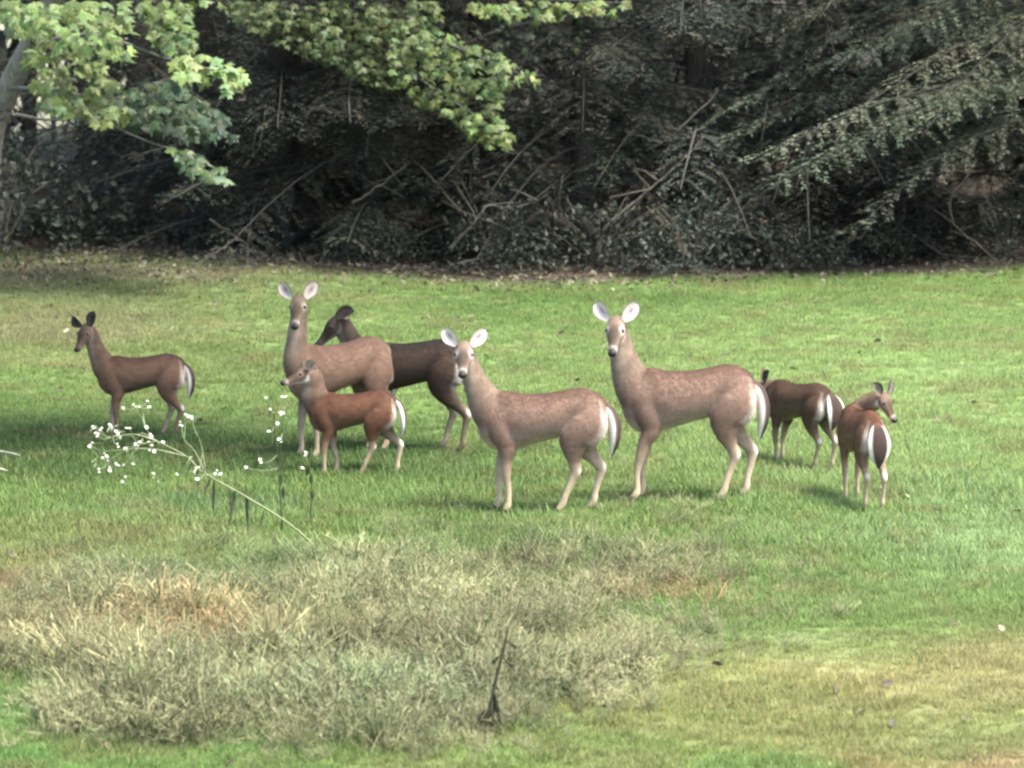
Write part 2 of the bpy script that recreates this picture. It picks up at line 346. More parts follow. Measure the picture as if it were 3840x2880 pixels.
# dead leaves on the wood's edge and sprinkled over the lawn
def litter_leaf():
    mb = MB(); c = random.uniform(.8, 1.2)
    V = np.array([[0, -.04, 0], [.022, -.012, .008], [.018, .02, .012], [0, .045, .004], [-.02, .018, .014], [-.022, -.014, .006], [0, 0, -.002]])
    mb.add(V, np.array([[6, i, (i+1) % 6] for i in range(6)]), (c, c, c)); return mb.mesh('fallen_leaf')
A = sample(41.5, 50, 160, lambda y: y*.1208+1.5)
ed = edge_y(A[:, 0]); left = np.exp(-((A[:, 0]+4)/2.8)**2)
kp = np.clip(1-np.abs(A[:, 1]-ed-.6)/1.6, 0, 1)*(.35+.65*np.clip(.6-A[:, 0]*.25, 0, 1))+.6*np.exp(-((A[:, 0]+4.6)/2.2)**2-((A[:, 1]-45.2)/1.8)**2)
A = A[rng.random(len(A)) < kp]
Bq = sample(21, 46, 1.2); A = np.vstack([A, Bq[~inpoly(WPOLY, Bq[:, 0], Bq[:, 1])]]); n = len(A)
pal = np.array([[.10, .08, .055], [.13, .105, .07], [.17, .155, .11], [.07, .055, .04], [.12, .115, .08], [.20, .185, .13]])
scatter('leaf_litter', np.column_stack([A, ground_h(A[:, 0], A[:, 1])+.03]), pal[rng.integers(0, 6, n)]*rng.uniform(.7, 1.2, (n, 1)), rng.uniform(.45, 1.05, n), np.column_stack([rng.normal(0, .5, n), rng.normal(0, .5, n), rng.uniform(0, 6.28, n)]), rng.integers(0, 3, n),
        [(litter_leaf(), M_LITTER) for _ in range(3)], 'dead leaves along the wood edge and over the lawn')

# ------------------------------------------------------------------ woods
def quads(mb, P, D, U, ln, wd, tint):
    """many leaf-shaped diamonds: centre P, axis D, normal-ish U"""
    S_ = np.cross(D, U); S_ /= np.linalg.norm(S_, axis=1)[:, None]+1e-9; Nn = np.cross(S_, D)
    ln = np.asarray(ln)[:, None]; wd = np.asarray(wd)[:, None]
    V = np.stack([P-D*ln*.5, P+S_*wd*.5+Nn*wd*.12, P+D*ln*.5, P-S_*wd*.5+Nn*wd*.12], 1).reshape(-1, 3)
    F = np.arange(len(V)).reshape(-1, 4); mb.add(V, F, np.repeat(tint, 4, axis=0))
def unit(v): return v/(np.linalg.norm(v, axis=-1, keepdims=True)+1e-9)
def conifer(seed, H, Rr, tintc, azs=None, nb=62, zlo=.35, bare=12, spl=.062):
    r = np.random.default_rng(seed); leaf = MB(); wood = MB(); trunk = MB()
    tz = np.linspace(-.1, H, 9); off = np.cumsum(r.normal(0, .02, (9, 2)), 0)
    tp = np.column_stack([off-off[0], tz]); tr = .15*(1-tz/H*.9)+.012; trunk.tube(tp, tr, 9)
    def on(z): return np.array([np.interp(z, tz, tp[:, 0]), np.interp(z, tz, tp[:, 1]), z])
    for b in range(nb):
        z = zlo+(4.6-zlo)*(b/nb)**1.05 if b < nb*.78 else r.uniform(4.4, H*.97)
        hi = z > 4.4
        az = r.uniform(0, 6.283) if azs is None or r.random() < .35 else r.normal(azs[b % len(azs)], .3)
        L = Rr*(1-z/H)**.75*r.uniform(.7, 1.15); d = np.array([math.cos(az), math.sin(az), 0]); s = np.array([-d[1], d[0], 0])
        up = r.uniform(-.05, .25); dr = r.uniform(.2, .5); ts = np.linspace(0, 1, 7)
        path = on(z)+d*(ts*L)[:, None]+np.array([0, 0, 1])*(up*L*ts-dr*L*ts**2)[:, None]+s*(r.normal(0, .06)*L*ts**2)[:, None]
        path[:, 2] = np.maximum(path[:, 2], .08)
        wood.tube(path, np.linspace(.018, .004, 7)*(.6+.25*L), 3, np.array([.052, .05, .044])*r.uniform(.6, 1.2))
        nt_ = int(L/(.085 if not hi else .3))
        bt = np.array(tintc)*r.uniform(.65, 1.35)*np.array([r.uniform(.9, 1.15), 1, r.uniform(.85, 1.1)])
        for k in range(nt_):
            t = .18+.82*(k+r.random())/max(nt_, 1)
            if t > 1: continue
            p0 = np.array([np.interp(t, ts, path[:, i]) for i in range(3)])
            for sg in (-1, 1):
                if r.random() < .22: continue
                tl = (.2+.42*(1-t))*r.uniform(.6, 1.15)*min(L, 1.6)/1.2
                td = unit(d*r.uniform(.35, .9)+s*sg+np.array([0, 0, r.uniform(-.45, .1)]))
                m = max(3, int(tl/(spl*.55)))
                q = np.linspace(.1, 1, m)[:, None]; PP = p0+td*tl*q+np.array([0, 0, -1])*(q**2*tl*.25)
                PP = np.repeat(PP, 2, axis=0); side = np.tile([[-1.], [1.]], (m, 1)); sd_ = unit(np.cross(td, [0, 0, 1]))
                DD = unit(td*.8+sd_*side*.75+r.normal(0, .22, PP.shape)); UU = unit(np.array([0, 0, 1.])+r.normal(0, .35, PP.shape))
                sl = spl*(1 if not hi else 2.6)*r.uniform(.7, 1.25, len(PP))
                tt = bt*r.uniform(.7, 1.3, (len(PP), 1)); dead = r.random(len(PP)) < .06; tt[dead] = [.09, .065, .04]
                quads(leaf, PP+DD*sl[:, None]*.4, DD, UU, sl, sl*.24, tt)
    for b in range(bare):
        z = r.uniform(.2, 3.4); az = r.uniform(0, 6.283); L = r.uniform(.6, 2.1); d = np.array([math.cos(az), math.sin(az), r.uniform(-.35, .45)])
        ts = np.linspace(0, 1, 5)[:, None]; path = on(z)+d*L*ts+r.normal(0, .05, (5, 3))*ts; path[:, 2] = np.maximum(path[:, 2], .05)
        c = np.array([.058, .056, .05])*r.uniform(.4, 1.3); wood.tube(path, np.linspace(.008, .002, 5), 3, c)
        for _ in range(4):
            i = r.integers(1, 5); e = path[i]+unit(d+r.normal(0, .7, 3))*r.uniform(.2, .6); wood.tube([path[i], (path[i]+e)/2+r.normal(0, .02, 3), e], [.006, .004, .002], 3, c)
    return [m.mesh(nm, sm) for m, nm, sm in ((trunk, 'trunk', True), (leaf, 'crown', False), (wood, 'bare_branches', False))]
DK = (.037, .047, .037)
KINDS = [conifer(11, 9.5, 2.7, DK), conifer(12, 8.5, 2.4, (.039,.047,.040)), conifer(13, 10.5, 2.9, (.035,.046,.038), zlo=.2)]
PALE = conifer(14, 8.5, 5.2, (.115, .140, .095), azs=[math.pi*1.02, math.pi*.94, math.pi*1.1], nb=44, zlo=1.5, bare=14, spl=.058)
BROWN = conifer(15, 8.0, 2.6, (.046,.048,.040), nb=54, zlo=.5, bare=20)
def tree(meshes, x, y, rz, sc, label, group, name='evergreen_tree'):
    e = empty(name, (x, y, float(ground_h(x, y))), rz); e.scale = (sc, sc, sc); tag(e, label, 'tree', group)
    for me, nm, mt in zip(meshes, ('trunk', 'crown', 'branches'), (M_DBARK, M_NEEDLE, M_TWIG)):
        if not me.materials: me.materials.append(mt)
        o = link(bpy.data.objects.new(nm, me), e)
        if nm != 'trunk': o['kind'] = 'stuff'
    return e
GR = 'dark evergreens at the edge of the wood'
for k, (px, d, kind, rz, sc, lb) in enumerate([
    (520, 50.5, KINDS[0], .3, .95, 'dark evergreen just right of the light gap in the wood'),
    (760, 48, KINDS[1], 2.1, 1, 'dark evergreen below the hanging maple spray at the left'),
    (1060, 46.8, KINDS[2], 4.0, 1, 'dark evergreen behind the tall doe with raised ears'),
    (1400, 46.4, KINDS[0], 1.2, 1, 'dark evergreen behind the dark deer with its back hidden'),
    (1800, 46.8, BROWN, .6, 1.05, 'brownish thin evergreen behind the pale forked dead branch'),
    (2180, 46.2, KINDS[1], 5.2, 1, 'dark evergreen behind the doe standing in the middle'),
    (2620, 46.6, KINDS[2], 2.8, 1, 'dark evergreen in the middle of the right wood edge'),
    (3050, 46.4, BROWN, 3.4, 1, 'brownish evergreen behind the right doe and her fawn'),
    (3450, 46.9, KINDS[0], 5.5, 1.05, 'dark evergreen behind the lowest pale bough'),
    (3850, 47.4, KINDS[1], 1.0, 1.1, 'dark evergreen at the far right edge of the lawn'),
    (820, 53, KINDS[2], 1.7, 1.1, 'dark evergreen deeper in the wood at the left'),
    (1180, 51.5, KINDS[1], 3.0, 1.1, 'dark evergreen deeper in the wood under the drooping maple'),
    (1700, 51, KINDS[2], 5.9, 1.1, 'dark evergreen deeper in the wood near the centre'),
    (2350, 51, KINDS[0], .9, 1.1, 'dark evergreen deeper in the wood right of the centre'),
    (2850, 51.4, KINDS[1], 4.4, 1.1, 'dark evergreen deeper in the wood above the grazing fawn'),
    (3350, 51, KINDS[2], 2.2, 1.1, 'dark evergreen deeper in the wood behind the pale boughs'),
    (4200, 49, KINDS[0], 4.1, 1.2, 'dark evergreen at the right end of the wood'),
    (-1100, 50, KINDS[1], 5.1, 1.1, 'dark evergreen at the left end of the wood')]):
    p = at(px, 1000, d); tree(kind, p.x, d, rz, sc, lb, GR)
p = at(4120, 1000, 45.4); tree(PALE, p.x, 45.4, .0, 1, 'pale grey-green evergreen whose boughs sweep down from the right edge', None)
# the wood behind, one mass
mb = MB(); n = 52000
x = rng.uniform(-15, 17, n); y = rng.uniform(54.5, 58.5, n); z = rng.uniform(.0, 1, n)**1.2*7.5
gap = 1.2*np.exp(-((x+6.05)/.62)**2-((z-.3)/.95)**2)+np.exp(-((x-2.6)/.3)**2-((z-2.1)/.12)**2)
ok = (rng.random(n) > gap*1.4) & (vnoise(x, z, .9, 21)+.4 > rng.random(n)*.9); x, y, z = x[ok], y[ok], z[ok]; n = len(x)
tt = np.array([.032, .036, .028])*rng.uniform(.5, 1.5, (n, 1))*(.7+.6*vnoise(x, z, 1.2, 22))[:, None]
quads(mb, np.column_stack([x, y, z+ground_h(x, y)]), unit(rng.normal(0, 1, (n, 3))), unit(rng.normal(0, 1, (n, 3))), rng.uniform(.14, .34, n), rng.uniform(.08, .2, n), tt)
for k in range(40):
    x0 = rng.uniform(-14, 16); y0 = rng.uniform(53, 58); h = float(ground_h(x0, y0)); ln = rng.normal(0, .35, 2)
    mb.tube([(x0, y0, h-.05), (x0+ln[0]*.4, y0+ln[1]*.3, h+2), (x0+ln[0], y0+ln[1], h+6)], [.11, .09, .05], 6, np.array([.035, .032, .028])*rng.uniform(.7, 1.4))
tag(mb.build('woods', M_NEEDLE), 'dark wood closing the view behind the evergreens', kind='stuff')
# thin dark saplings against the light gap at the left
for i, (a, b, lb) in enumerate([((30, 860), (330, 330), 'thin dark sapling leaning right beside the maple trunk'), ((210, 870), (190, 300), 'upright dark sapling in front of the light gap in the wood'),
                                ((340, 880), (280, 350), 'second dark sapling bordering the light gap on its right'), ((90, 420), (400, 560), None)]):
    if lb is None: continue
    d = 47.6+.3*i; p0 = at(*a, d); p0.z = float(ground_h(p0.x, d)); p1 = at(*b, d); e = empty('sapling', p0); tag(e, lb, 'sapling')
    t = MB(); v = p1-p0; pts = [Vector((random.uniform(-.03, .03), random.uniform(-.05, .05), 0))*(k > 0)+v*(k/5*1.6) for k in range(6)]
    t.tube(pts, [.036, .034, .03, .025, .02, .014], 7); t.build('trunk', M_DBARK, e, True)
    for k in range(7):
        q = v*random.uniform(.3, 1.3); dd = Vector((random.uniform(-1, 1), random.uniform(-.6, .6), random.uniform(.1, .8))); tb = MB(); tb.tube([q, q+dd*.3, q+dd*.55+Vector((0, 0, .1))], [.011, .008, .003], 4, (.06, .055, .05)); tb.build('branch', M_TWIG, e)
# low shrubs along the foot of the wood
def shrub(seed, rx, h, tintc, nl):
    r = np.random.default_rng(seed); lf = MB(); st = MB()
    for _ in range(16):
        a = r.uniform(0, 6.283); e = np.array([math.cos(a)*rx*r.uniform(.3, 1), math.sin(a)*rx*.6*r.uniform(.3, 1), h*r.uniform(.5, 1.1)])
        st.tube([np.zeros(3), e*.5+np.array([0, 0, h*.15]), e], [.012, .008, .003], 3, np.array([.14, .125, .10])*r.uniform(.6, 1.3))
    u = unit(r.normal(0, 1, (nl, 3)))*r.uniform(.35, 1, (nl, 1))**.6; P_ = np.abs(u[:, 2:])*h*.95; P_ = np.column_stack([u[:, 0]*rx, u[:, 1]*rx*.6, P_[:, 0]+.04])
    P_ *= (.75+.5*vnoise(P_[:, 0]*3, P_[:, 2]*3, 2, seed))[:, None]
    quads(lf, P_, unit(r.normal(0, 1, (nl, 3))+[0, 0, -.3]), unit(r.normal(0, .5, (nl, 3))+[0, 0, 1]), r.uniform(.045, .095, nl), r.uniform(.025, .05, nl), np.array(tintc)*r.uniform(.55, 1.45, (nl, 1)))
    return [lf.mesh('foliage'), st.mesh('stems')]
SH = [shrub(31, 1.0, .75, (.038,.046,.034), 1500), shrub(32, .8, .5, (.044,.050,.038), 1100), shrub(33, 1.1, .95, (.034,.042,.031), 1700)]
for me in SH: me[0].materials.append(M_SHRUB); me[1].materials.append(M_TWIG)
for i, (px, py, k, s, lb) in enumerate([(2250, 1030, 0, 1, 'low grey-green shrub at the wood edge right of the middle doe'), (2600, 1035, 2, .9, 'low dark shrub at the wood edge above the right doe'), (2950, 1030, 1, 1.1, 'low shrub at the wood edge above the grazing fawn'),
        (3400, 1000, 0, .8, 'low shrub at the wood edge above the rightmost fawn'), (1850, 1030, 2, .9, 'low dark shrub under the pale forked dead branch'), (1450, 1005, 1, .9, 'low shrub at the wood edge above the dark deer'), (850, 955, 0, .8, 'low shrub at the wood edge left of the tall doe'),
        (450, 925, 2, .6, 'small shrub at the wood edge above the leftmost deer'), (130, 915, 1, .9, 'small pale shrub beside the foot of the maple'), (3800, 990, 2, .8, 'low dark shrub at the right end of the lawn edge'), (-25, 975, 2, 1.5, 'tall dark shrub hiding the lower trunk of the grey maple')]):
    p = at(px, py); p.y += .5; e = empty('shrub', (p.x, p.y, float(ground_h(p.x, p.y))), i*1.3); e.scale = (s, s, s); tag(e, lb, 'shrub', 'low shrubs along the wood edge')
    for me, nm in zip(SH[k], ('foliage', 'stems')): o = link(bpy.data.objects.new(nm, me), e); o['kind'] = 'stuff'
# bare branches that catch the light
for pts, r0, d, c, lb in [
    ([(1690, 930), (1790, 830), (1830, 775), (1940, 780), (2060, 730)], .022, 44.6, (.17, .155, .13), 'pale forked dead branch low at the centre of the wood edge'),
    ([(2270, 860), (2370, 760), (2480, 670), (2640, 520)], .018, 44.6, (.15, .135, .11), 'straight grey branch slanting up behind the shrubs right of centre'),
    ([(1210, 400), (1300, 435), (1480, 440), (1580, 450)], .012, 44.8, (0.120, 0.102, 0.084), 'thin kinked bare branch under the drooping maple foliage'),
    ([(1330, 760), (1440, 690), (1530, 610)], .013, 44.8, (0.144, 0.132, 0.108), 'short grey branch slanting up left of the centre'),
    ([(780, 820), (900, 900), (960, 950)], .014, 45.0, (0.120, 0.108, 0.090), 'thin grey stick leaning down at the left wood edge'),
    ([(3130, 540), (3220, 420), (3270, 370)], .014, 44.2, (0.168, 0.150, 0.120), 'short forked twig standing above the pale boughs'),
    ([(2110, 650), (2100, 760), (2130, 900)], .012, 45.0, (0.120, 0.108, 0.090), 'upright dead stick right of the forked branch'),
    ([(2120, 740), (2200, 830), (2260, 950)], .013, 44.9, (0.132, 0.120, 0.096), 'grey stick slanting down to the low shrubs'),
    ([(860, 985), (1000, 955), (1150, 1000), (1330, 1015)], .014, None, (0.144, 0.126, 0.102), 'pale fallen branch lying along the leaf litter'),
    ([(2700, 330), (2560, 480), (2430, 560)], .012, 44.9, (0.120, 0.108, 0.090), 'thin bare branch slanting through the right wood'),
    ([(3660, 600), (3560, 800), (3680, 930)], .010, 44.4, (0.120, 0.114, 0.090), 'thin bent twig below the pale boughs')]:
    P_ = [at(x_, y_, d) if d else at(x_, y_)+Vector((0, 0, .03)) for x_, y_ in pts]; o0 = P_[0].copy()
    e = empty('dead_branch', o0); tag(e, lb, 'branch'); sp = spline([q-o0 for q in P_], 12)+rng.normal(0, .012, (12, 3)); t = MB(); t.tube(sp, np.linspace(r0, r0*.35, 12), 6, np.array(c)*.72); t.build('limb', M_TWIG, e, True)
    for k in range(6):
        i = random.randint(2, 10); dr = unit(np.array([random.uniform(-1, 1), random.uniform(-.6, .6), random.uniform(-.3, .9)])); L_ = random.uniform(.15, .5); t = MB()
        t.tube([sp[i], sp[i]+dr*L_*.5+rng.normal(0, .02, 3), sp[i]+dr*L_], [r0*.4, r0*.3, .002], 4, np.array(c)*.6); t.build('twig', M_TWIG, e)

# ------------------------------------------------------------------ maples
half = [(0, .02), (.10, -.06), (.36, -.04), (.27, .10), (.60, .34), (.40, .37), (.42, .50), (.20, .46), (.15, .60), (.20, .72), (.07, .74), (0, 1.0)]
def leaf_mesh(seed):
    r = np.random.default_rng(seed); out = half+[(-a, b) for a, b in half[-2:0:-1]]
    V = np.array([(a, b, 0) for a, b in out]+[(0, .30, 0)], float); V[:, :2] += r.normal(0, .018, (len(V), 2)); V[:, 2] = -.30*np.abs(V[:, 0])-.25*(V[:, 1]-.3)**2+r.normal(0, .02, len(V)); V[-1, 2] = .03
    k = len(out); F = np.array([[k, i, (i+1) % k] for i in range(k)])
    return V, F
LV = [leaf_mesh(40+i) for i in range(4)]
def leaf_frame(p, tip, nrm, size):
    y = unit(np.asarray(tip, float)); z = np.asarray(nrm, float); x = unit(np.cross(y, z)); z = np.cross(x, y)
    return np.column_stack([x, y, z])*size, np.asarray(p, float)
def in_poly_px(poly, n):
    q = np.array(poly, float); out = []
    while len(out) < n:
        c = np.column_stack([rng.uniform(q[:, 0].min(), q[:, 0].max(), n*2), rng.uniform(q[:, 1].min(), q[:, 1].max(), n*2)])
        out += list(c[inpoly(poly, c[:, 0], c[:, 1])])
    return out[:n]
def maple(label, base, trunk_pts, radii, regions, nobj, limbs, mat_trunk):
    e = empty('maple_tree', base); tag(e, label, 'tree'); b0 = np.array(base)
    t = MB(); t.tube(spline([np.array(q)-b0 for q in trunk_pts], 14), np.interp(np.linspace(0, 1, 14), np.linspace(0, 1, len(radii)), radii), 12); t.build('trunk', mat_trunk, e, True)
    for pts, r0 in limbs:
        t = MB(); t.tube(spline([np.array(q)-b0 for q in pts], 10), np.linspace(r0, r0*.25, 10), 6, (.13, .125, .11)); t.build('limb', M_TWIG, e, True)
    L_ = []
    for poly, n, d0, d1, size, col in regions:
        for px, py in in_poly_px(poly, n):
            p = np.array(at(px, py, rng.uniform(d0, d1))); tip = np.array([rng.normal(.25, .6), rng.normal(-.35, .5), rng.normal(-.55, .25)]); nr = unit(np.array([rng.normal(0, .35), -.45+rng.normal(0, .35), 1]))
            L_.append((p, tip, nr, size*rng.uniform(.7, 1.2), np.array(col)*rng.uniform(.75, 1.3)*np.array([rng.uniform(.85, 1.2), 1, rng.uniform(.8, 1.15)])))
    vis = [i for i, l in enumerate(L_) if -60 < proj(l[0])[0] < 3900 and -40 < proj(l[0])[1]]
    vis.sort(key=lambda i: L_[i][0][1]-2*L_[i][3]*10); pick = set(vis[:nobj])
    rest = MB(); tw = MB()
    for i, (p, tip, nr, sz, col) in enumerate(L_):
        if i in pick: continue
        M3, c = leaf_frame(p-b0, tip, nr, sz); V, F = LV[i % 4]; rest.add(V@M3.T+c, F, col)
        if i % 7 == 0: tw.tube([p-b0, p-b0+np.array([-.12, .08, .1]), p-b0+np.array([-.3, .2, .22])], [.002, .003, .004], 3, (.12, .10, .07))
    cr = rest.build('crown', M_LEAF, e); cr['kind'] = 'stuff'; o = tw.build('twigs', M_TWIG, e); o['kind'] = 'stuff'
    cache = {}
    for i in sorted(pick):
        p, tip, nr, sz, col = L_[i]; key = (i % 4, tuple(np.round(col/.02).astype(int)))
        if key not in cache:
            me = mesh_np('leaf', LV[key[0]][0], LV[key[0]][1], np.array(key[1])*.02); me.materials.append(M_LEAF); cache[key] = me
        M3, c = leaf_frame(p-b0, tip, nr, sz); o = link(bpy.data.objects.new('leaf', cache[key]), cr)
        m4 = Matrix.Identity(4)
        for a_ in range(3):
            for b_ in range(3): m4[a_][b_] = M3[a_, b_]
            m4[a_][3] = c[a_]
        o.matrix_local = m4
    return e
ML, MM, MD = (.150, .215, .085), (.075, .115, .05), (.050, .078, .045)  # light, mid and dark leaf tints put part of the lighting into the colour
b = at(-35, 940)
maple('grey-trunked maple at the left edge with large pale green leaves', b, [b+Vector((0, 0, -.1)), at(-45, 700, b.y), at(-32, 500, b.y), at(35, 330, b.y-.1), at(115, 170, b.y-.3), at(230, -60, b.y-.6), at(330, -420, b.y-1), at(380, -900, b.y-1.2)], [.24, .15, .135, .13, .125, .11, .09, .06],
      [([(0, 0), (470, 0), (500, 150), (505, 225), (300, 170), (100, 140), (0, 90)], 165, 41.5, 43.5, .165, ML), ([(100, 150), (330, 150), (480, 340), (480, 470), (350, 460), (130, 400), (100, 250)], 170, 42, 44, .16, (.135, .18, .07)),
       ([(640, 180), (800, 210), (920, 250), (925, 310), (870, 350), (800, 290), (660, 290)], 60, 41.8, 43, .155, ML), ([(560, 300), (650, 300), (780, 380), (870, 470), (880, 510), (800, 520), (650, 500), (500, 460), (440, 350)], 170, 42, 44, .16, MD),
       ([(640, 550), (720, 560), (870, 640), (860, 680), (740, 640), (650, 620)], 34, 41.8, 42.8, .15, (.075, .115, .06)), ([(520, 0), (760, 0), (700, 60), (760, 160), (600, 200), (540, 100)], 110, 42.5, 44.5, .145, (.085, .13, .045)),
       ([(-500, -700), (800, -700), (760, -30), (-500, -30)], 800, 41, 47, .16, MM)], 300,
      [([at(115, 170, b.y-.3), at(350, 130, 44.5), at(620, 220, 43.2), at(880, 280, 42.4)], .035), ([at(35, 330, b.y-.1), at(200, 340, 45), at(450, 390, 43.6), at(780, 460, 42.8)], .03), ([at(200, 340, 45), at(480, 500, 43.6), at(700, 580, 42.6), at(850, 650, 42.3)], .018), ([at(115, 170, b.y-.3), at(150, 60, 44.5), at(350, 90, 43)], .025), ([at(60, 430, 45.6), at(180, 450, 45), at(300, 440, 44.4)], .022)], M_BARK)
p = at(1080, 1000, 48.5); b = Vector((p.x, 48.5, float(ground_h(p.x, 48.5))))
maple('maple in the wood whose yellow-green foliage droops from the top centre', b, [b+Vector((0, 0, -.1)), b+Vector((.05, 0, 1.5)), b+Vector((.1, -.3, 3.2)), b+Vector((.2, -.5, 5))], [.16, .13, .11, .06],
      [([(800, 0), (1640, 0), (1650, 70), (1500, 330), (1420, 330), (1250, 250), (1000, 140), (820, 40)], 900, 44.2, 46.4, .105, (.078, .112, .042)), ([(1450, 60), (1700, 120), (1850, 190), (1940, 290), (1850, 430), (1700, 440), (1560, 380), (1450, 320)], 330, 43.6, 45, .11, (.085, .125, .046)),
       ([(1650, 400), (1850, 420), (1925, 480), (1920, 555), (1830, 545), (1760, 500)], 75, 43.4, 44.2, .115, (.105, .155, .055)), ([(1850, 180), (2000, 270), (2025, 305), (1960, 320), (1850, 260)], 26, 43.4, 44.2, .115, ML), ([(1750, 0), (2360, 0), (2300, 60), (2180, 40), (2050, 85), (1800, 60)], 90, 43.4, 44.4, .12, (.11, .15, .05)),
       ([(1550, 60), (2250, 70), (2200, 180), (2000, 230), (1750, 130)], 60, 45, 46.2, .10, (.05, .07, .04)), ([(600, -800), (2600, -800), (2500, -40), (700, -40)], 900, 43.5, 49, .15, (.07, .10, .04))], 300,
      [([b+Vector((.1, -.3, 3.2)), at(1150, 60, 46.5), at(1500, 250, 45), at(1880, 500, 43.8)], .03), ([at(1150, 60, 46.5), at(1550, 120, 45), at(1980, 290, 43.8)], .02), ([b+Vector((.15, -.4, 4)), at(1700, -60, 45), at(2300, 10, 43.9)], .022)], M_DBARK)

# unseen broad tree, added so one limb shades the lawn from outside the view
e = empty('added_shade_tree', (-6.8, 31.5, 0)); tag(e, 'unseen broad tree added outside the left edge to shade the lawn', 'tree'); b0 = np.array([-6.8, 31.5, 0])
t = MB(); t.tube(spline([(0, 0, -.1), (.05, 0, 2), (.3, 0, 4), (.5, .1, 6.5), (.5, .2, 9)], 14), np.linspace(.26, .08, 14), 12); t.build('trunk', M_BARK, e, True)
for q in ([(.2, 0, 3.6), (2, .1, 4.8), (4.5, .3, 5.2), (7, .4, 5.3)], [(2, .1, 4.8), (3.5, 1.2, 5.2), (5.5, 1.6, 5.5)], [(2.5, .1, 4.9), (4.5, -1, 5.4), (6, -1.2, 5.6)]):
    t = MB(); t.tube(spline(q, 10), np.linspace(.10, .02, 10), 7, (.13, .125, .11)); t.build('limb', M_TWIG, e, True)
n = 2300; u = unit(rng.normal(0, 1, (n, 3)))*rng.random((n, 1))**.33; pp = np.where((rng.random(n) < .68)[:, None], np.array([5.2, .35, 5.4])+u*[3.4, 1.75, .6], np.array([.5, .1, 7.2])+u*[2.8, 2.8, 1.8])
lf = MB(); quads(lf, pp, unit(rng.normal(0, 1, (n, 3))), unit(rng.normal(0, .4, (n, 3))+[0, 0, 1]), rng.uniform(.16, .26, n), rng.uniform(.12, .2, n), np.array([.08, .115, .045])*rng.uniform(.7, 1.3, (n, 1))); o = lf.build('crown', M_LEAF, e); o['kind'] = 'stuff'

# ------------------------------------------------------------------ deer
def loft(stations, k=28, lat=None, nfix=None, step=.012):
    """stations: (pos, ra lateral, rb normal[, lat]) -> V, F4, t, ang"""
    P = np.array([tuple(s[0]) for s in stations], float); ra = np.array([s[1] for s in stations]); rb = np.array([s[2] for s in stations])
    Lt = np.array([s[3] if len(s) > 3 else lat for s in stations], float)
    seg = np.linalg.norm(np.diff(P, axis=0), axis=1).sum(); m = max(len(P)*2, int(seg/step))
    A = spline(np.hstack([P, ra[:, None], rb[:, None], Lt]), m)
    P = A[:, :3]; ra = np.maximum(A[:, 3], .004); rb = np.maximum(A[:, 4], .004); Lt = A[:, 5:8]
    T = np.gradient(P, axis=0); T = unit(T)
    if nfix is not None: Nn = np.tile(np.array(nfix, float), (m, 1)); Lv = unit(Lt)
    else: Lv = unit(Lt-T*(Lt*T).sum(1, keepdims=True)); Nn = np.cross(T, Lv)
    an = np.arange(k)*2*np.pi/k
    V = (P[:, None]+Lv[:, None]*(ra[:, None]*np.cos(an))[..., None]+Nn[:, None]*(rb[:, None]*np.sin(an))[..., None]).reshape(-1, 3)
    i = np.arange(m-1)[:, None]*k; j = np.arange(k)[None]; j2 = (j+1) % k
    F4 = np.stack([i+j, i+j2, i+k+j2, i+k+j], -1).reshape(-1, 4)
    V = np.vstack([V, P[0], P[-1]]); c0 = len(V)-2
    F3 = np.array([[c0, (a+1) % k, a] for a in range(k)]+[[c0+1, (m-1)*k+a, (m-1)*k+(a+1) % k] for a in range(k)])
    t = np.concatenate([np.repeat(np.linspace(0, 1, m), k), [0, 1]]); ang = np.concatenate([np.tile(an, m), [0, 0]])
    return V, F4, F3, t, ang
def mixc(a, b, f): f = np.clip(f, 0, 1)[:, None]; return np.asarray(a)*(1-f)+np.asarray(b)*f
WHITE = np.array([.74, .70, .63])
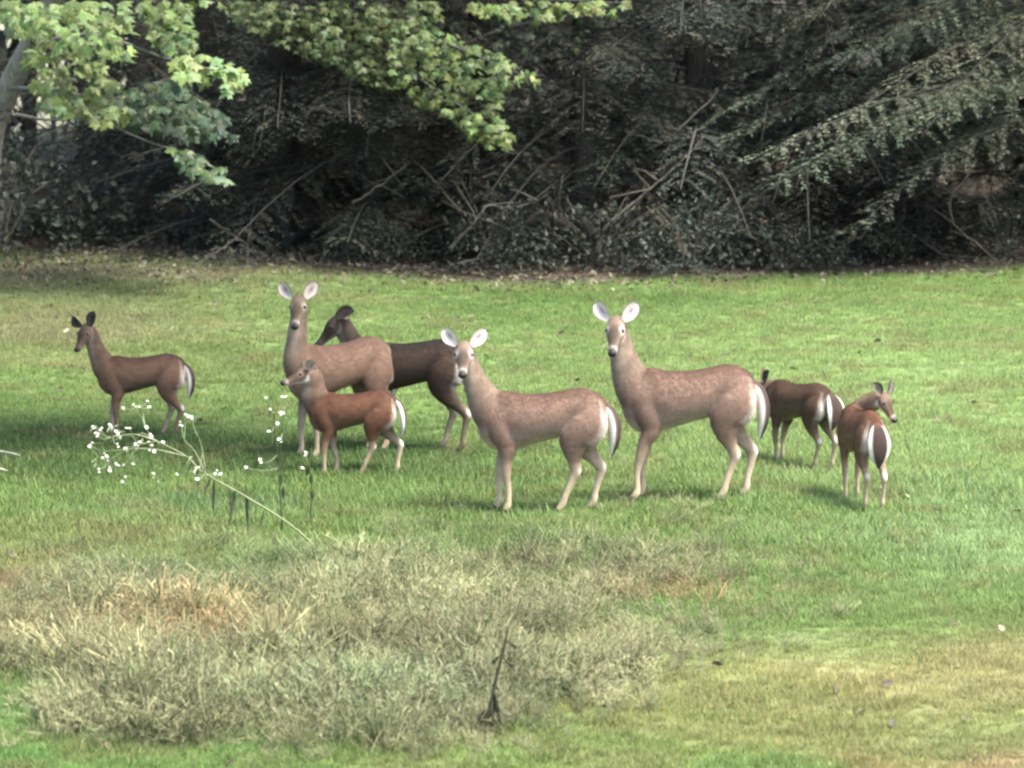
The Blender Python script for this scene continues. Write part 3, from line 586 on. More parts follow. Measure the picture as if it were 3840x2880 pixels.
def deer(label, px, py, heading, sc, head_px, look, slope, pal, front=(0, .03), hind=(0, .06), hd=0, ears=((.75, .85), (.75, .85)), ear_in=(.68, .60, .57), hsc=None, tail='down', neck_k=1.0, headroll=0, spots=False, low=False, width=1.0, zk=1.0, face_k=1.0, ring=.5, earback=.10):
    """head_px: photo pixel of the poll; hd: metres the poll is nearer(-)/farther(+) than the chest; look: world azimuth of the face; slope: degrees the face points down"""
    g = at(px, py); th = R(heading); root = empty('deer', g, th); tag(root, label, 'deer', 'herd of deer on the lawn')
    Rz = np.array([[math.cos(th), -math.sin(th), 0], [math.sin(th), math.cos(th), 0], [0, 0, 1]])
    toL = lambda wpt: Rz.T@(np.array(wpt)-np.array(g))/sc/np.array([1, 1, zk])
    hsc = hsc or sc**-.35
    chest = np.array(g)+Rz@np.array([.36, 0, 0])*sc
    poll = toL(at(*head_px, chest[1]+hd))
    coat, spine, belly, legc = pal
    coat, spine, belly, legc = map(np.array, (coat, spine, belly, legc))
    vw = width
    parts = []   # (V,F4,F3,color)
    # torso
    TT = [(-.472, .785, .69, .04), (-.45, .83, .60, .085), (-.40, .875, .57, .118), (-.30, .910, .560, .128), (-.20, .902, .572, .130), (-.10, .880, .553, .150), (.02, .866, .520, .162), (.14, .864, .488, .160), (.25, .884, .462, .134), (.34, .878, .462, .112), (.42, .835, .505, .092), (.468, .74, .57, .05)]
    V, F4, F3, t, ang = loft([((x, 0, (a+b_)/2), w_*vw, (a-b_)/2) for x, a, b_, w_ in TT], 40, lat=(0, 1, 0), nfix=(0, 0, 1))
    s = np.sin(ang); dk = np.clip((s+.05)*.95, 0, 1)**1.5; c = coat*1.12*(1-dk[:, None])+spine*dk[:, None]
    f = np.clip((-.02-s)*1.05, 0, 1)*.75; c = c*(1-f[:, None])+(coat*.35+belly*.65)*f[:, None]; f = np.clip((-.72-s)*5, 0, 1); c = c*(1-f[:, None])+belly*f[:, None]
    f = np.exp(-((t-.33)/.05)**2)*np.exp(-((s+.15)/.45)**2)*.45; c = c*(1-f[:, None])+spine*f[:, None]
    f = np.clip((.06-t)*22, 0, 1)*(s < .75); c = c*(1-f[:, None])+WHITE*f[:, None]
    if spots:
        sp_ = (vnoise(V[:, 0]*2.2, V[:, 2]*2.2, 9, 3) > .80) & (s > .0); c[sp_] = c[sp_]*.55+np.array([.35, .28, .2])*.45
    parts.append((V, F4, F3, c))
    # head frame
    la = R(look)-th; Fh = np.array([math.cos(la), math.sin(la), 0]); sl = R(slope)
    D = Fh*math.cos(sl)+np.array([0, 0, -math.sin(sl)]); Lh = np.cross([0, 0, 1], Fh); Uh = np.cross(D, Lh)
    if headroll:
        q = Matrix.Rotation(R(headroll), 3, Vector(D)); Lh = np.array(q@Vector(Lh)); Uh = np.array(q@Vector(Uh))
    # neck
    p0 = np.array([.35, 0, .70]); p1 = poll-D*.015*hsc-Uh*.012
    dist = np.linalg.norm(p1-p0); m0 = np.array([.60, 0, .75 if not low else .6])*dist*1.0; m1 = unit((p1-p0)*np.array([.35, .6, 1])+D*(.12 if not low else .5)*dist)*dist*.8
    NS = []
    for tt, ra, rb in ((0, .105, .150), (.2, .094, .135), (.4, .078, .108), (.62, .070, .092), (.82, .066, .083), (1, .058, .070)):
        h00 = 2*tt**3-3*tt**2+1; h10 = tt**3-2*tt**2+tt; h01 = -2*tt**3+3*tt**2; h11 = tt**3-tt**2
        lt = unit(np.array([0, 1, 0])*(1-tt)+Lh*tt+np.array([0, 1e-3, 0])); kk = neck_k if tt > .3 else 1
        NS.append((p0*h00+m0*h10+p1*h01+m1*h11, ra*kk*(hsc if tt > .75 else 1), rb*kk*(hsc if tt > .75 else 1), lt))
    V, F4, F3, t, ang = loft(NS, 32); s = np.sin(ang)
    grey = coat*.5+np.array([.165, .135, .104])*.5*face_k
    c = mixc(coat, grey, t*2.2); c = mixc2(c, spine*.6+coat*.4, np.clip((s-.75)*3, 0, 1)*np.clip(1.2-t, 0, 1)) if False else c
    f = np.clip((-.25-s)*2, 0, 1)*np.clip((t-.05)*2, 0, 1)*.45; c = c*(1-f[:, None])+np.array([.33, .28, .23])*f[:, None]
    f = np.clip((t-.80)*9, 0, 1)*np.clip((-.2-s)*3, 0, 1); c = c*(1-f[:, None])+WHITE*f[:, None]
    parts.append((V, F4, F3, c))
    # head
    HS = [(-.05, .028, .03, 0), (-.022, .050, .054, 0), (.03, .066, .067, -.004), (.075, .068, .067, -.008), (.115, .056, .058, -.012), (.16, .040, .043, -.016), (.20, .033, .034, -.019), (.232, .031, .031, -.021), (.252, .029, .028, -.022), (.264, .016, .016, -.022)]
    V, F4, F3, t, ang = loft([(poll+(D*s_+Uh*o_)*hsc, ra*hsc, rb*hsc) for s_, ra, rb, o_ in HS], 32, lat=Lh, step=.006)
    s = np.sin(ang); loc = V-poll; ls = loc@D/hsc; ll = loc@Lh/hsc; lu = loc@Uh/hsc
    face = grey*.72; c = mixc(face, grey*1.15, np.abs(np.cos(ang))*1.2-.3)
    f = np.clip((s-.55)*3, 0, 1)*np.clip((ls-.05)*20, 0, 1)*.75; c = c*(1-f[:, None])+face*.45*f[:, None]
    f = np.clip((-.35-s)*3, 0, 1); c = c*(1-f[:, None])+WHITE*.85*min(1, face_k+.15)*f[:, None]
    f = np.exp(-((ls-.218)/.013)**2)*np.clip(.9-s*.5, .3, 1)*.68*min(1, face_k)**2; c = c*(1-f[:, None])+WHITE*f[:, None]
    for sg in (-1, 1):
        r_ = np.sqrt((ls-.08)**2+(ll-sg*.05)**2*.8+(lu-.018)**2); f = np.exp(-((r_-.021)/.011)**2)*ring*np.clip(.75-(ls-.08)*6+.4*(lu < .018), .3, 1); c = c*(1-f[:, None])+WHITE*.8*f[:, None]
    parts.append((V, F4, F3, c))
    # legs
    feet = []
    for side, off in ((1, front[0]), (-1, front[1])):
        y = .085*side*vw; x0 = .27+off
        ST = [((.335, y*.55, .82), .03, .05), ((.315, y*.82, .72), .052, .11), ((.285, y, .60), .055, .10), ((.255+off*.15, y*1.02, .49), .046, .070), ((.268+off*.45, y, .40), .036, .047), ((.275+off*.72, y*.97, .295), .029, .034), ((x0-.003, y*.95, .20), .021, .024), ((x0-.006, y*.95, .10), .0195, .022), ((x0, y*.95, .065), .022, .026), ((x0+.022, y*.95, .032), .019, .022)]
        V, F4, F3, t, ang = loft(ST, 20, lat=(0, 1, 0)); s = np.sin(ang); out_ = np.cos(ang)*side
        c = mixc(coat, legc, t*2.6-.95); f = np.clip(-.1-out_, 0, 1)*np.clip(t*3-.7, 0, 1)*.7; c = c*(1-f[:, None])+np.array([.45, .38, .30])*f[:, None]
        parts.append((V, F4, F3, c)); feet.append((x0+.03, y*.95))
    for side, off in ((1, hind[0]), (-1, hind[1])):
        y = .088*side*vw; xf = -.37+off
        ST = [((-.37, y*.5, .83), .03, .05), ((-.355, y*.78, .75), .066, .10), ((-.33, y*.97, .66), .081, .142), ((-.290+off*.2, y*1.08, .56), .069, .122), ((-.325+off*.4, y*1.05, .46), .050, .078), ((-.385+off*.62, y, .385), .033, .047), ((-.435+off*.78, y*.97, .325), .029, .042), ((-.428+off*.86, y*.95, .26), .023, .029), ((-.40+off*.94, y*.94, .15), .0205, .0235), ((xf-.02, y*.93, .085), .022, .026), ((xf+.012, y*.93, .035), .019, .022)]
        V, F4, F3, t, ang = loft(ST, 22, lat=(0, 1, 0)); s = np.sin(ang); out_ = np.cos(ang)*side
        c = mixc(coat, legc, t*2.6-1.0); f = np.clip(-s-.55, 0, 1)*2.2*np.clip(1.25-t*3, 0, 1); f = np.clip(f, 0, 1); c = c*(1-f[:, None])+WHITE*f[:, None]
        f = np.clip(-.1-out_, 0, 1)*np.clip(t*3-.3, 0, 1)*.6; c = c*(1-f[:, None])+np.array([.45, .38, .30])*f[:, None]
        f = np.exp(-((t-.60)/.03)**2)*(s < -.3)*.8; c = c*(1-f[:, None])+WHITE*.8*f[:, None]
        parts.append((V, F4, F3, c)); feet.append((xf+.022, y*.93))
    # one continuous body
    mb = MB(); Cc = []
    for V, F4, F3, c in parts: mb.add(V, F4); mb.F3.append(F3+mb.n-len(V)); Cc.append(c)
    me = mb.mesh('deer_skin'); tmp = bpy.data.objects.new('tmp', me); COL.objects.link(tmp)
    rm = tmp.modifiers.new('r', 'REMESH'); rm.mode = 'VOXEL'; rm.voxel_size = .0078; rm.adaptivity = 0
    sm = tmp.modifiers.new('s', 'SMOOTH'); sm.factor = .5; sm.iterations = 4
    dg = bpy.context.evaluated_depsgraph_get(); nm = bpy.data.meshes.new_from_object(tmp.evaluated_get(dg)); bpy.data.objects.remove(tmp); bpy.data.meshes.remove(me)
    tmp = bpy.data.objects.new('tmp', nm); COL.objects.link(tmp); co = np.empty(len(nm.vertices)*3, np.float32); nm.vertices.foreach_get('co', co); co = co.reshape(-1, 3)
    vg = tmp.vertex_groups.new(name='w'); vg.add([int(i) for i in np.where((co[:, 2] > .47) & (np.linalg.norm(co-(poll+D*.1*hsc), axis=1) > .20*hsc))[0]], 1, 'REPLACE')
    sm = tmp.modifiers.new('s', 'SMOOTH'); sm.factor = .5; sm.iterations = 13; sm.vertex_group = 'w'
    dg = bpy.context.evaluated_depsgraph_get(); n2 = bpy.data.meshes.new_from_object(tmp.evaluated_get(dg)); bpy.data.objects.remove(tmp); bpy.data.meshes.remove(nm); nm = n2
    src = np.vstack([p_[0] for p_ in parts]); Cc = np.vstack(Cc); kd = kdtree.KDTree(len(src))
    for i, v in enumerate(src): kd.insert(v, i)
    kd.balance(); nv = len(nm.vertices); co = np.empty(nv*3, np.float32); nm.vertices.foreach_get('co', co); co = co.reshape(-1, 3); col = np.ones((nv, 4), np.float32)
    for i in range(nv):
        hits = kd.find_n(co[i], 5); wgt = np.array([1/(h[2]+.004)**2 for h in hits]); col[i, :3] = (Cc[[h[1] for h in hits]]*wgt[:, None]).sum(0)/wgt.sum()
    a = nm.color_attributes.new('tint', 'FLOAT_COLOR', 'POINT'); a.data.foreach_set('color', col.ravel())
    nm.polygons.foreach_set('use_smooth', np.ones(len(nm.polygons), bool)); nm.materials.clear(); nm.materials.append(M_COAT)
    nm.name = 'deer_body'; body = link(bpy.data.objects.new('body', nm), root); root.scale = (sc, sc, sc*zk)
    fn = 26000 if sc > .9 else 20000
    nm.calc_loop_triangles(); tri = np.empty(len(nm.loop_triangles)*3, np.int32); nm.loop_triangles.foreach_get('vertices', tri); tri = tri.reshape(-1, 3)
    co = np.empty(nv*3, np.float32); nm.vertices.foreach_get('co', co); co = co.reshape(-1, 3).astype(float)
    A3, B3, C3 = co[tri[:, 0]], co[tri[:, 1]], co[tri[:, 2]]; nr = np.cross(B3-A3, C3-A3); ar = np.linalg.norm(nr, axis=1); nr = unit(nr)
    pk = rng.choice(len(tri), fn, p=ar/ar.sum()); u_, v_ = rng.random(fn), rng.random(fn); fl = u_+v_ > 1; u_[fl], v_[fl] = 1-u_[fl], 1-v_[fl]
    P_ = A3[pk]+(B3-A3)[pk]*u_[:, None]+(C3-A3)[pk]*v_[:, None]; nn = nr[pk]; fc_ = col[tri[pk, 0], :3]*rng.uniform(.84, 1.17, (fn, 1))
    hd_ = np.linalg.norm(P_-(poll+D*.1*hsc), axis=1) < .19*hsc; flow = np.tile(np.array([-.8, 0, -.45]), (fn, 1)); flow[P_[:, 2] < .5] = [-.15, 0, -1]; flow[(P_[:, 0] > .36) & (P_[:, 2] > .7)] = [-.25, 0, -1]; flow[hd_] = -D
    flow = flow+rng.normal(0, .22, (fn, 3)); flow = unit(flow-nn*(flow*nn).sum(1, keepdims=True)+nn*.28); sd_ = unit(np.cross(flow, nn))
    ln_ = np.where(hd_, .009, np.where(P_[:, 2] < .42, .011, .026))*rng.uniform(.6, 1.3, fn); w_ = np.where(hd_, .0022, .0030)
    V = np.stack([P_-sd_*w_[:, None]*.5-nn*.001, P_+sd_*w_[:, None]*.5-nn*.001, P_+flow*ln_[:, None]], 1).reshape(-1, 3)
    fm = mesh_np('fur', V, np.arange(fn*3).reshape(-1, 3), np.repeat(fc_, 3, axis=0)); fm.materials.append(M_FUR); fo = link(bpy.data.objects.new('fur', fm), root); fo['kind'] = 'stuff'
    # ears
    for (o_, u_), sg in zip(ears, (1, -1)):
        ax = unit(Lh*sg*o_+np.array([0, 0, 1])*u_-Fh*earback); fc = unit(Fh+Lh*sg*.15+np.array([0, 0, -.05])); fc = unit(fc-ax*(fc@ax)); sdv = np.cross(ax, fc)
        base = poll+(Lh*sg*.053+Uh*.034-D*.002)*hsc; Le, nu, nvv = .150*hsc, 12, 9; V = []; T = []
        rowc = np.array(ear_in)
        for lay in (0, 1):
            for i in range(nu):
                u = i/(nu-1); wdt = .052*hsc*(math.sin(math.pi*min(.10+.80*u**1.12, 1))**.8)*(1 if u < .999 else .15)
                for j in range(nvv):
                    v = -1+2*j/(nvv-1); p_ = base+ax*u*Le+sdv*v*wdt+fc*(v*v*wdt*.55-lay*.006*(1-abs(v)**3)-.012*u)
                    V.append(p_)
                    if lay == 0: cc = rowc*(1-.75*math.exp(-(v/.28)**2-((u-.55)/.22)**2)); cc = cc*(.25 if abs(v) > .93 or u > .96 else 1)
                    else: cc = grey*.7
                    T.append(cc)
        q = []
        for lay in (0, 1):
            for i in range(nu-1):
                for j in range(nvv-1):
                    a_ = lay*nu*nvv+i*nvv+j; f_ = [a_, a_+1, a_+nvv+1, a_+nvv]; q.append(f_ if lay == 0 else f_[::-1])
        mb = MB(); mb.add(np.array(V), np.array(q)); mb.T = [np.array(T)]; mb.build('ear', M_COAT, root, True)
        # eye
        u_, v_ = np.meshgrid(np.linspace(0, 2*np.pi, 13)[:-1], np.linspace(.1, np.pi-.1, 7)); ev = np.stack([np.cos(u_)*np.sin(v_), np.sin(u_)*np.sin(v_), np.cos(v_)], -1).reshape(-1, 3)*.0145*hsc
        q = np.array([[i*12+j, i*12+(j+1) % 12, (i+1)*12+(j+1) % 12, (i+1)*12+j] for i in range(6) for j in range(12)])
        mb = MB(); mb.add(ev+poll+(D*.082+Lh*sg*.0555+Uh*.020)*hsc, q); mb.build('eye', M_EYE, root, True)
    V, F4, F3, t, ang = loft([(poll+(D*s_+Uh*o_)*hsc, ra*hsc, rb*hsc) for s_, ra, rb, o_ in ((.228, .020, .010, -.002), (.250, .030, .024, -.011), (.267, .027, .022, -.016), (.276, .013, .012, -.019))], 16, lat=Lh, step=.004)
    mb = MB(); mb.add(V, F4); mb.F3.append(F3); mb.build('nose', M_NOSE, root, True)
    # tail
    if tail == 'down': TS = [((-.45, 0, .80), .026, .022), ((-.50, 0, .735), .045, .036), ((-.525, 0, .64), .055, .046), ((-.522, 0, .53), .046, .040), ((-.50, 0, .42), .010, .010)]
    elif tail == 'side': TS = [((-.45, 0, .82), .026, .02), ((-.505, -.01, .76), .085, .03), ((-.54, -.02, .66), .115, .034), ((-.545, .0, .56), .092, .028), ((-.53, .03, .46), .020, .010)]
    else: TS = [((-.45, 0, .81), .028, .02), ((-.505, 0, .745), .085, .03), ((-.535, 0, .64), .112, .034), ((-.54, 0, .53), .088, .028), ((-.525, 0, .42), .018, .010)]
    V, F4, F3, t, ang = loft(TS, 20, lat=(0, 1, 0)); s = np.sin(ang); tc = np.array([.035, .024, .02]) if tail != 'down' else np.array([.05, .034, .03])
    c = mixc(WHITE, tc, ((-s-.05)*5 if tail == 'down' else (s*0-s+.1)*4)*(1-np.clip((np.abs(np.cos(ang))-(.9 if tail == 'down' else .66))*6, 0, 1))); f = np.clip(1-t*5, 0, 1); c = c*(1-f[:, None])+spine*f[:, None]
    mb = MB(); mb.add(V, F4); mb.T = [c]; mb.F3.append(F3); mb.build('tail', M_COAT, root, True)
    for fx, fy in feet:
        V, F4, F3, t, ang = loft([((fx-.012, fy, .045), .016, .018), ((fx-.002, fy, .025), .019, .023), ((fx+.008, fy, .002), .021, .028), ((fx+.01, fy, -.004), .018, .024)], 12, lat=(0, 1, 0), nfix=(1, 0, 0), step=.008)
        mb = MB(); mb.add(V, F4); mb.F3.append(F3); mb.build('hoof', M_HOOF, root, True)
    wp = np.array(g)+sc*(Rz@(poll+D*.27*hsc)); print('deer', label[:30], 'nose', [round(a_) for a_ in proj(wp)], 'rump', [round(a_) for a_ in proj(np.array(g)+sc*(Rz@np.array([-.47, 0, .88])))], 'poll', np.round(poll, 2))
    return root
DOE = ((.188, .124, .094), (.070, .038, .027), (.56, .46, .39), (.46, .37, .25))
TAN = ((.150, .094, .066), (.10, .060, .042), (.27, .19, .145), (.30, .24, .16))
DARK = ((.046, .030, .021), (.014, .010, .008), (.07, .055, .045), (.16, .135, .08))
RUF = ((.105, .050, .029), (.045, .018, .010), (.22, .16, .12), (.34, .27, .18))
SML = ((.140, .084, .056), (.05, .022, .015), (.15, .11, .085), (.13, .10, .07))
DKF = ((.088, .052, .033), (.035, .017, .011), (.26, .21, .16), (.30, .25, .16))
deer('small brown deer by itself at the left, behind the white flowers', 535, 1640, 178, .735, (328, 1232), 238, 44, SML, (0, .07), (.02, .16), hd=-.05, ears=((.15, 1.0), (.95, .45)), ear_in=(.035, .032, .026), face_k=.35, ring=.05)
deer('tall tan doe with raised pale ears standing behind the reddish fawn', 1275, 1712, 213, .95, (1122, 1130), 262, 38, TAN, (0, .05), (0, .05), hd=-.05, ears=((.62, .85), (.75, .8)), ear_in=(.50, .43, .39), neck_k=.95, zk=1.06, face_k=.8, ring=.35)
deer('dark deer turned away behind the tall doe, its head over her back', 1530, 1690, 168, .97, (1272, 1203), 188, 44, DARK, (0, .05), (-.08, .10), hd=.05, earback=.9, ears=((.25, .5), (.25, .55)), ear_in=(.03, .026, .022), neck_k=.9, face_k=.22, ring=0)
deer('reddish fawn walking in front of the tall doe with its head level', 1325, 1785, 178, .70, (1152, 1398), 200, 16, RUF, (.04, -.08), (.28, -.08), hd=0, ears=((.7, .5), (.65, .7)), ear_in=(.4, .33, .27), low=True, tail='wide', neck_k=1.35, face_k=.7, ring=.15, zk=1.03)
deer('grey-brown doe in the middle facing the camera with white rounded ears', 2035, 1925, 176, .97, (1742, 1308), 266, 36, DOE, (-.02, .06), (.24, .02), hd=-.08, zk=1.02, ring=.8, face_k=.88)
deer('large grey-brown doe standing alert with the dark fawn behind her rump', 2582, 1880, 178, 1.01, (2312, 1214), 259, 40, DOE, (.10, .06), (.14, -.02), hd=-.05, neck_k=1.08, zk=1.08, ring=.75, face_k=.85)
deer('dark fawn turned half away with its head behind the large doe', 2995, 1752, 128, .73, (2872, 1445), 185, 35, DKF, (.0, .08), (.05, -.03), hd=.1, ears=((.4, .7), (.55, .85)), ear_in=(.06, .05, .042), tail='side', low=True, face_k=.5, ring=.1)
deer('rufous fawn at the right seen from behind, dark tail edged white', 3225, 1895, 104, .75, (3308, 1488), 318, 50, ((.165, .090, .054), (.075, .032, .018), (.36, .28, .21), (.42, .34, .23)), (-.05, .04), (.02, -.04), hd=-.15, ears=((.6, .8), (.6, .8)), ear_in=(.10, .09, .075), tail='wide', zk=1.05, face_k=.9, ring=.1, width=.92, hsc=1.0)

# ------------------------------------------------------------------ flowering stalks, sticks and fallen leaves
def flower_mesh():
    mb = MB(); k = 9
    for i in range(k):
        a = i*6.283/k+random.uniform(-.15, .15); d = np.array([math.cos(a), math.sin(a), .25]); s_ = np.array([-math.sin(a), math.cos(a), 0])
        mb.add(np.array([[0, 0, 0], d*.016+s_*.006, d*.024, d*.016-s_*.006]), np.array([[0, 1, 2, 3]]), (.66, .66, .60))
    c = np.array([[.006*math.cos(a), .006*math.sin(a), .006] for a in np.arange(6)*1.047]+[[0, 0, .011]]); mb.add(c, np.array([[i, (i+1) % 6, 6] for i in range(6)]), (.62, .55, .25))
    me = mb.mesh('flower'); me.materials.append(M_PETAL); return me
FM = [flower_mesh() for _ in range(3)]
def zp(x, y): return (x*.5877, 1400+y*.5877)
def flowers(parent, base, hubs, pts, d, spread=.25):
    for i, (x, y) in enumerate(pts):
        p = np.array(at(*zp(x, y), d+random.uniform(-spread, spread)))-base
        hub = min(hubs, key=lambda h: np.linalg.norm(h-p)); t = MB(); mid = (hub+p)/2+np.array([0, 0, -.02]); t.tube(spline([hub, mid, p], 5), [.003, .003, .0025, .002, .002], 4, (.13, .17, .085)); st = t.build('flower_stem', M_STEM, parent)
        for q in range(random.choice((1, 1, 2))):
            o = link(bpy.data.objects.new('flower', FM[(i+q) % 3]), parent); o.location = p+rng.normal(0, .012, 3)*q; o.rotation_euler = (random.uniform(.2, 1.2), random.uniform(-.5, .5), random.uniform(-.5, .5)); sc_ = random.uniform(.34, .66); o.scale = (sc_,)*3
g = at(1225, 2085); d0 = g.y; base = np.array(g); e = empty('leaning_flower_stalk', g); tag(e, 'long pale leaning stalk with white flowers and hanging dark leaves before the leftmost deer', 'plant')
path = [np.array(at(x_, y_, d0+dd))-base for x_, y_, dd in ((1228, 2090, 0), (1085, 1965, .05), (905, 1853, .1), (765, 1775, .12), (700, 1712, .14), (590, 1655, .15), (530, 1622, .15))]
SP = spline(path, 60); t = MB(); t.tube(spline(path, 24), np.linspace(.0080, .0035, 24), 6, (.165, .185, .10)); t.build('stem', M_STEM, e, True)
for a_, b_ in (((770, 1770), (745, 1640)), ((590, 1655), (420, 1640)), ((590, 1655), (405, 1730)), ((545, 1605), (520, 1520)), ((700, 1712), (420, 1690)), ((770, 1775), (690, 1650))):
    t = MB(); A_ = np.array(at(*a_, d0+.12))-base; B_ = np.array(at(*b_, d0+.1))-base; t.tube(spline([A_, (A_+B_)/2+np.array([0, .02, .03]), B_], 7), np.linspace(.006, .003, 7), 5, (.19, .22, .12)); t.build('side_branch', M_STEM, e, True); path += [A_*.5+B_*.5, B_]
F1 = [(785, 222), (850, 200), (890, 215), (940, 178), (950, 215), (830, 350), (610, 380), (575, 460), (590, 340), (750, 450), (800, 480), (890, 440), (955, 490), (960, 390), (935, 345), (665, 510), (690, 560), (700, 620), (740, 575), (790, 585), (850, 580), (630, 610), (800, 660), (780, 690), (1040, 440), (1185, 265), (1225, 290), (1150, 310), (1160, 335), (1130, 645), (1240, 635), (1270, 600), (1260, 675), (1385, 620), (1410, 640), (980, 640), (1010, 690), (570, 470), (620, 400), (680, 530), (700, 600), (870, 215), (600, 350), (640, 360), (700, 330), (740, 370), (770, 400), (950, 440), (970, 460), (880, 460), (760, 590), (1205, 275), (1150, 330), (1375, 640), (590, 445), (655, 540)]
flowers(e, base, path, F1, d0+.1)
for x_, y_, L_ in ((1220, 625, .06), (1250, 690, .05), (1340, 700, .10), (1362, 770, .16), (1165, 730, .06), (1460, 850, .13), (1500, 880, .12), (1495, 770, .08), (1575, 800, .14), (1550, 755, .06), (1690, 890, .12), (1570, 960, .07), (1230, 540, .08), (1300, 560, .07)):
    p = np.array(at(*zp(x_, y_), d0+.06))-base; k = rng.uniform(.8, 1.3); lm = MB(); i_ = int(np.argmin(np.abs(SP[:, 0]-p[0]))); top = SP[i_] if x_ > 1200 else p; L_ = max(L_, L_*.9+top[2]-p[2]); p = np.array([p[0], top[1], max(top[2], p[2]) if x_ > 1200 else p[2]]); wd = .004+.006*rng.random()*L_/.12; tw_ = rng.uniform(-.05, .05)
    rows = [(0, .002), (.25, wd*.8), (.55, wd), (.8, wd*.6), (1, .001)]; V = [p+np.array([tw_*t_+s_*w_, .012*math.sin(t_*5)+abs(s_)*.006, -L_*t_]) for t_, w_ in rows for s_ in (-1, 0, 1)]
    lm.add(np.array(V), np.array([[i*3+j, i*3+j+1, i*3+j+4, i*3+j+3] for i in range(4) for j in range(2)]), np.array([.05, .06, .03])*k); lm.build('leaf', M_DLEAF, e)
for k in range(22):
    x_, y_ = random.choice([(600, 350), (650, 330), (720, 350), (760, 390), (900, 400), (940, 360), (620, 560), (700, 580), (1200, 510), (1230, 530), (850, 480), (1010, 600), (560, 330), (770, 360), (1290, 560), (680, 410)])
    p = np.array(at(*zp(x_+random.uniform(-25, 25), y_+random.uniform(-20, 20)), d0+random.uniform(-.1, .2)))-base; lm = MB(); blade(lm, p, random.uniform(2.2, 7.2), random.uniform(.9, 1.9), random.uniform(.05, .09), random.uniform(.016, .028), random.uniform(.2, .9), np.array([.19, .23, .13])*rng.uniform(.6, 1.1), 3); lm.build('leaf', M_SHRUB, e)
g = at(1060, 1995); base = np.array(g); e = empty('flower_stalk', g); tag(e, 'thin upright dark stalks with a column of small white flowers before the reddish fawn', 'plant'); hubs = []
for x0, y0, x1, y1, x2, y2 in ((1058, 1990, 1045, 1780, 1020, 1490), (1165, 1960, 1168, 1800, 1140, 1640), (1062, 1992, 1050, 1800, 1062, 1520)):
    P_ = [np.array(at(x0, y0, g.y))-base, np.array(at(x1, y1, g.y))-base, np.array(at(x2, y2, g.y))-base]; P_[0][2] = max(P_[0][2], -.01); sp = spline(P_, 12); t = MB(); t.tube(sp, np.linspace(.0055, .002, 12), 5, (.055, .065, .035)); t.build('stem', M_STEM, e, True); hubs += list(sp[5:])
flowers(e, base, hubs, [(1790, 250), (1725, 230), (1770, 320), (1715, 372), (1780, 420), (1800, 150), (1700, 155), (1930, 605), (1950, 520), (1565, 600), (1665, 570), (1795, 440), (1660, 550), (1795, 255)], g.y)
for x_, y_, L_ in ((1790, 640, .10), (1805, 720, .09), (1985, 640, .08), (1990, 740, .09), (1770, 520, .06), (1960, 600, .06)):
    p = np.array(at(*zp(x_, y_), g.y))-base; lm = MB(); V = [p+np.array([s_*w_, .01*t_, -L_*t_]) for t_, w_ in ((0, .002), (.3, .012), (.65, .013), (1, .001)) for s_ in (-1, 0, 1)]
    lm.add(np.array(V), np.array([[i*3+j, i*3+j+1, i*3+j+4, i*3+j+3] for i in range(3) for j in range(2)]), (.04, .055, .025)); lm.build('leaf', M_DLEAF, e)
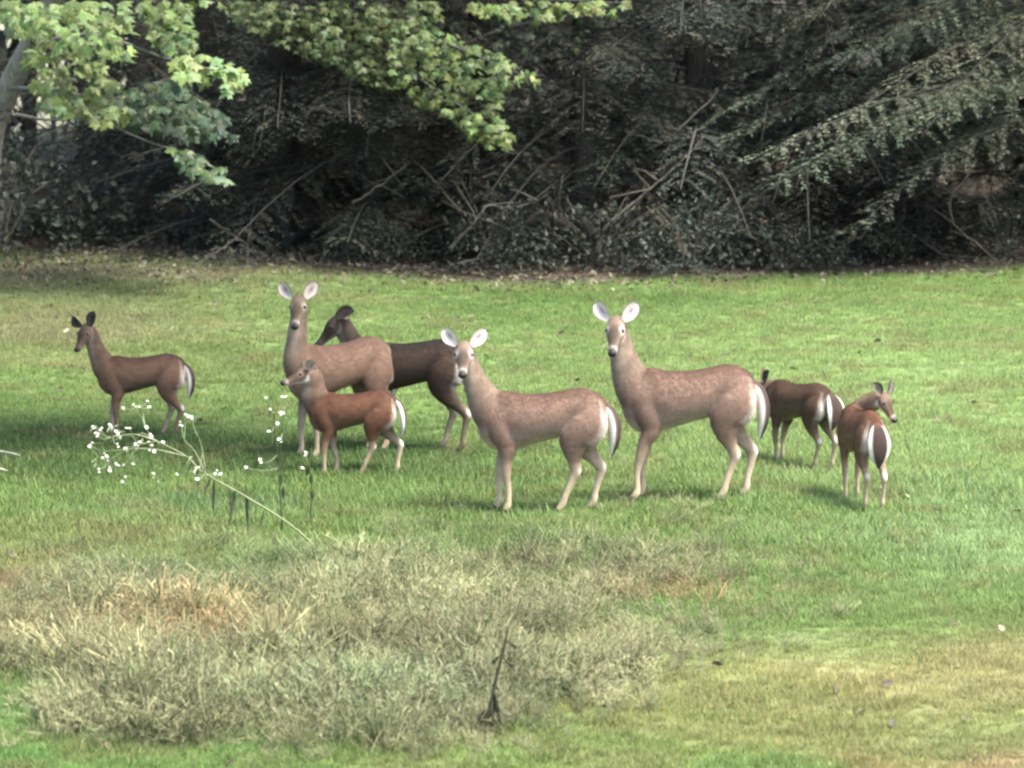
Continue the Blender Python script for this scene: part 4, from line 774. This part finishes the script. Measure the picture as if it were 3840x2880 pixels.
# dark stalk standing in the weeds
g = at(1815, 2760); base = np.array(g); e = empty('dark_stalk', g); tag(e, 'dark bent stalk with drooping leaves rising from the near edge of the dry weeds', 'plant')
P_ = [np.array(at(x_, y_, g.y-.02))-base for x_, y_ in ((1815, 2735), (1840, 2640), (1862, 2540), (1885, 2450), (1905, 2360))]; sp = spline(P_, 14); t = MB(); t.tube(sp, np.linspace(.012, .005, 14), 6, (.045, .045, .028)); t.build('stem', M_STEM, e, True)
for (x_, y_), L_, dx in (((1852, 2600), .15, -.035), ((1856, 2600), .17, .03), ((1835, 2640), .12, -.05), ((1840, 2655), .10, .04), ((1825, 2690), .09, -.06), ((1885, 2470), .07, .06), ((1878, 2455), .06, -.05), ((1897, 2400), .06, .05), ((1830, 2700), .08, .05), ((1812, 2690), .08, -.02), ((1820, 2660), .10, -.02)):
    p = np.array(at(x_, y_, g.y-.03))-base; k = rng.uniform(.7, 1.3); lm = MB(); cv = rng.uniform(-.03, .03); V = [p+np.array([dx*t_+cv*math.sin(t_*3)+s_*w_, rng.uniform(-.01, .01)+abs(s_)*.006, -L_*t_]) for t_, w_ in ((0, .003), (.3, .011), (.6, .014), (.85, .007), (1, .001)) for s_ in (-1, 0, 1)]
    lm.add(np.array(V), np.array([[i*3+j, i*3+j+1, i*3+j+4, i*3+j+3] for i in range(4) for j in range(2)]), np.array([.032, .034, .02])*k); lm.build('leaf', M_DLEAF, e)
for (a_, b_), lb in ((((-60, 1722), (75, 1742)), 'bleached stick lying on the grass at the left edge, farther one'), (((-60, 1790), (28, 1800)), 'bleached stick lying on the grass at the left edge, nearer one')):
    A_ = at(*a_)+Vector((0, 0, .06)); B_ = at(*b_)+Vector((0, 0, .07)); t = MB(); sp = spline([Vector((0, 0, 0)), (B_-A_)*.5+Vector((0, .01, .01)), B_-A_], 8); t.tube(sp, [.012, .014, .013, .013, .011, .011, .009, .006], 6, (.36, .33, .27)); o = t.build('stick', M_TWIG, None, True); o.location = A_; tag(o, lb, 'stick', 'bleached sticks on the grass')
lm = MB(); V = np.array([[0, -.05, 0], [.03, -.015, .01], [.026, .02, .016], [0, .055, .006], [-.027, .018, .018], [-.03, -.018, .008], [0, 0, -.003]]); lm.add(V, np.array([[6, i, (i+1) % 6] for i in range(6)]), (.34, .33, .21)); fl = lm.mesh('fallen_leaf'); fl.materials.append(M_DLEAF)
for i, (x_, y_, lb) in enumerate([(3310, 1855, 'pale fallen leaf right beside the feet of the rightmost fawn'), (3400, 1888, 'pale fallen leaf a step right of the rightmost fawn'), (3080, 1195, 'pale fallen leaf far out on the bright lawn at the right'), (170, 1135, 'pale fallen leaf on the litter at the upper left'), (435, 1265, 'pale fallen leaf just above the back of the leftmost deer'), (250, 1262, 'pale fallen leaf left of the leftmost deer’s head'),
        (3755, 2390, 'pale fallen leaf on the straw-coloured grass at the lower right'), (460, 2118, 'white fallen leaf at the left end of the green weeds'), (110, 2240, 'pale fallen leaf on the bare soil at the left edge'), (110, 2775, 'white fallen leaf in the lush grass at the lower left'), (645, 1255, 'pale fallen leaf between the leftmost deer and the tall doe')]):
    p = at(x_, y_); o = link(bpy.data.objects.new('fallen_leaf', fl)); o.location = p+Vector((0, 0, .055)); o.scale = (.6, .6, .6); o.rotation_euler = (R(25), R(10*(i % 3)), i*1.1); tag(o, lb, 'leaf', 'fallen leaves on the lawn')
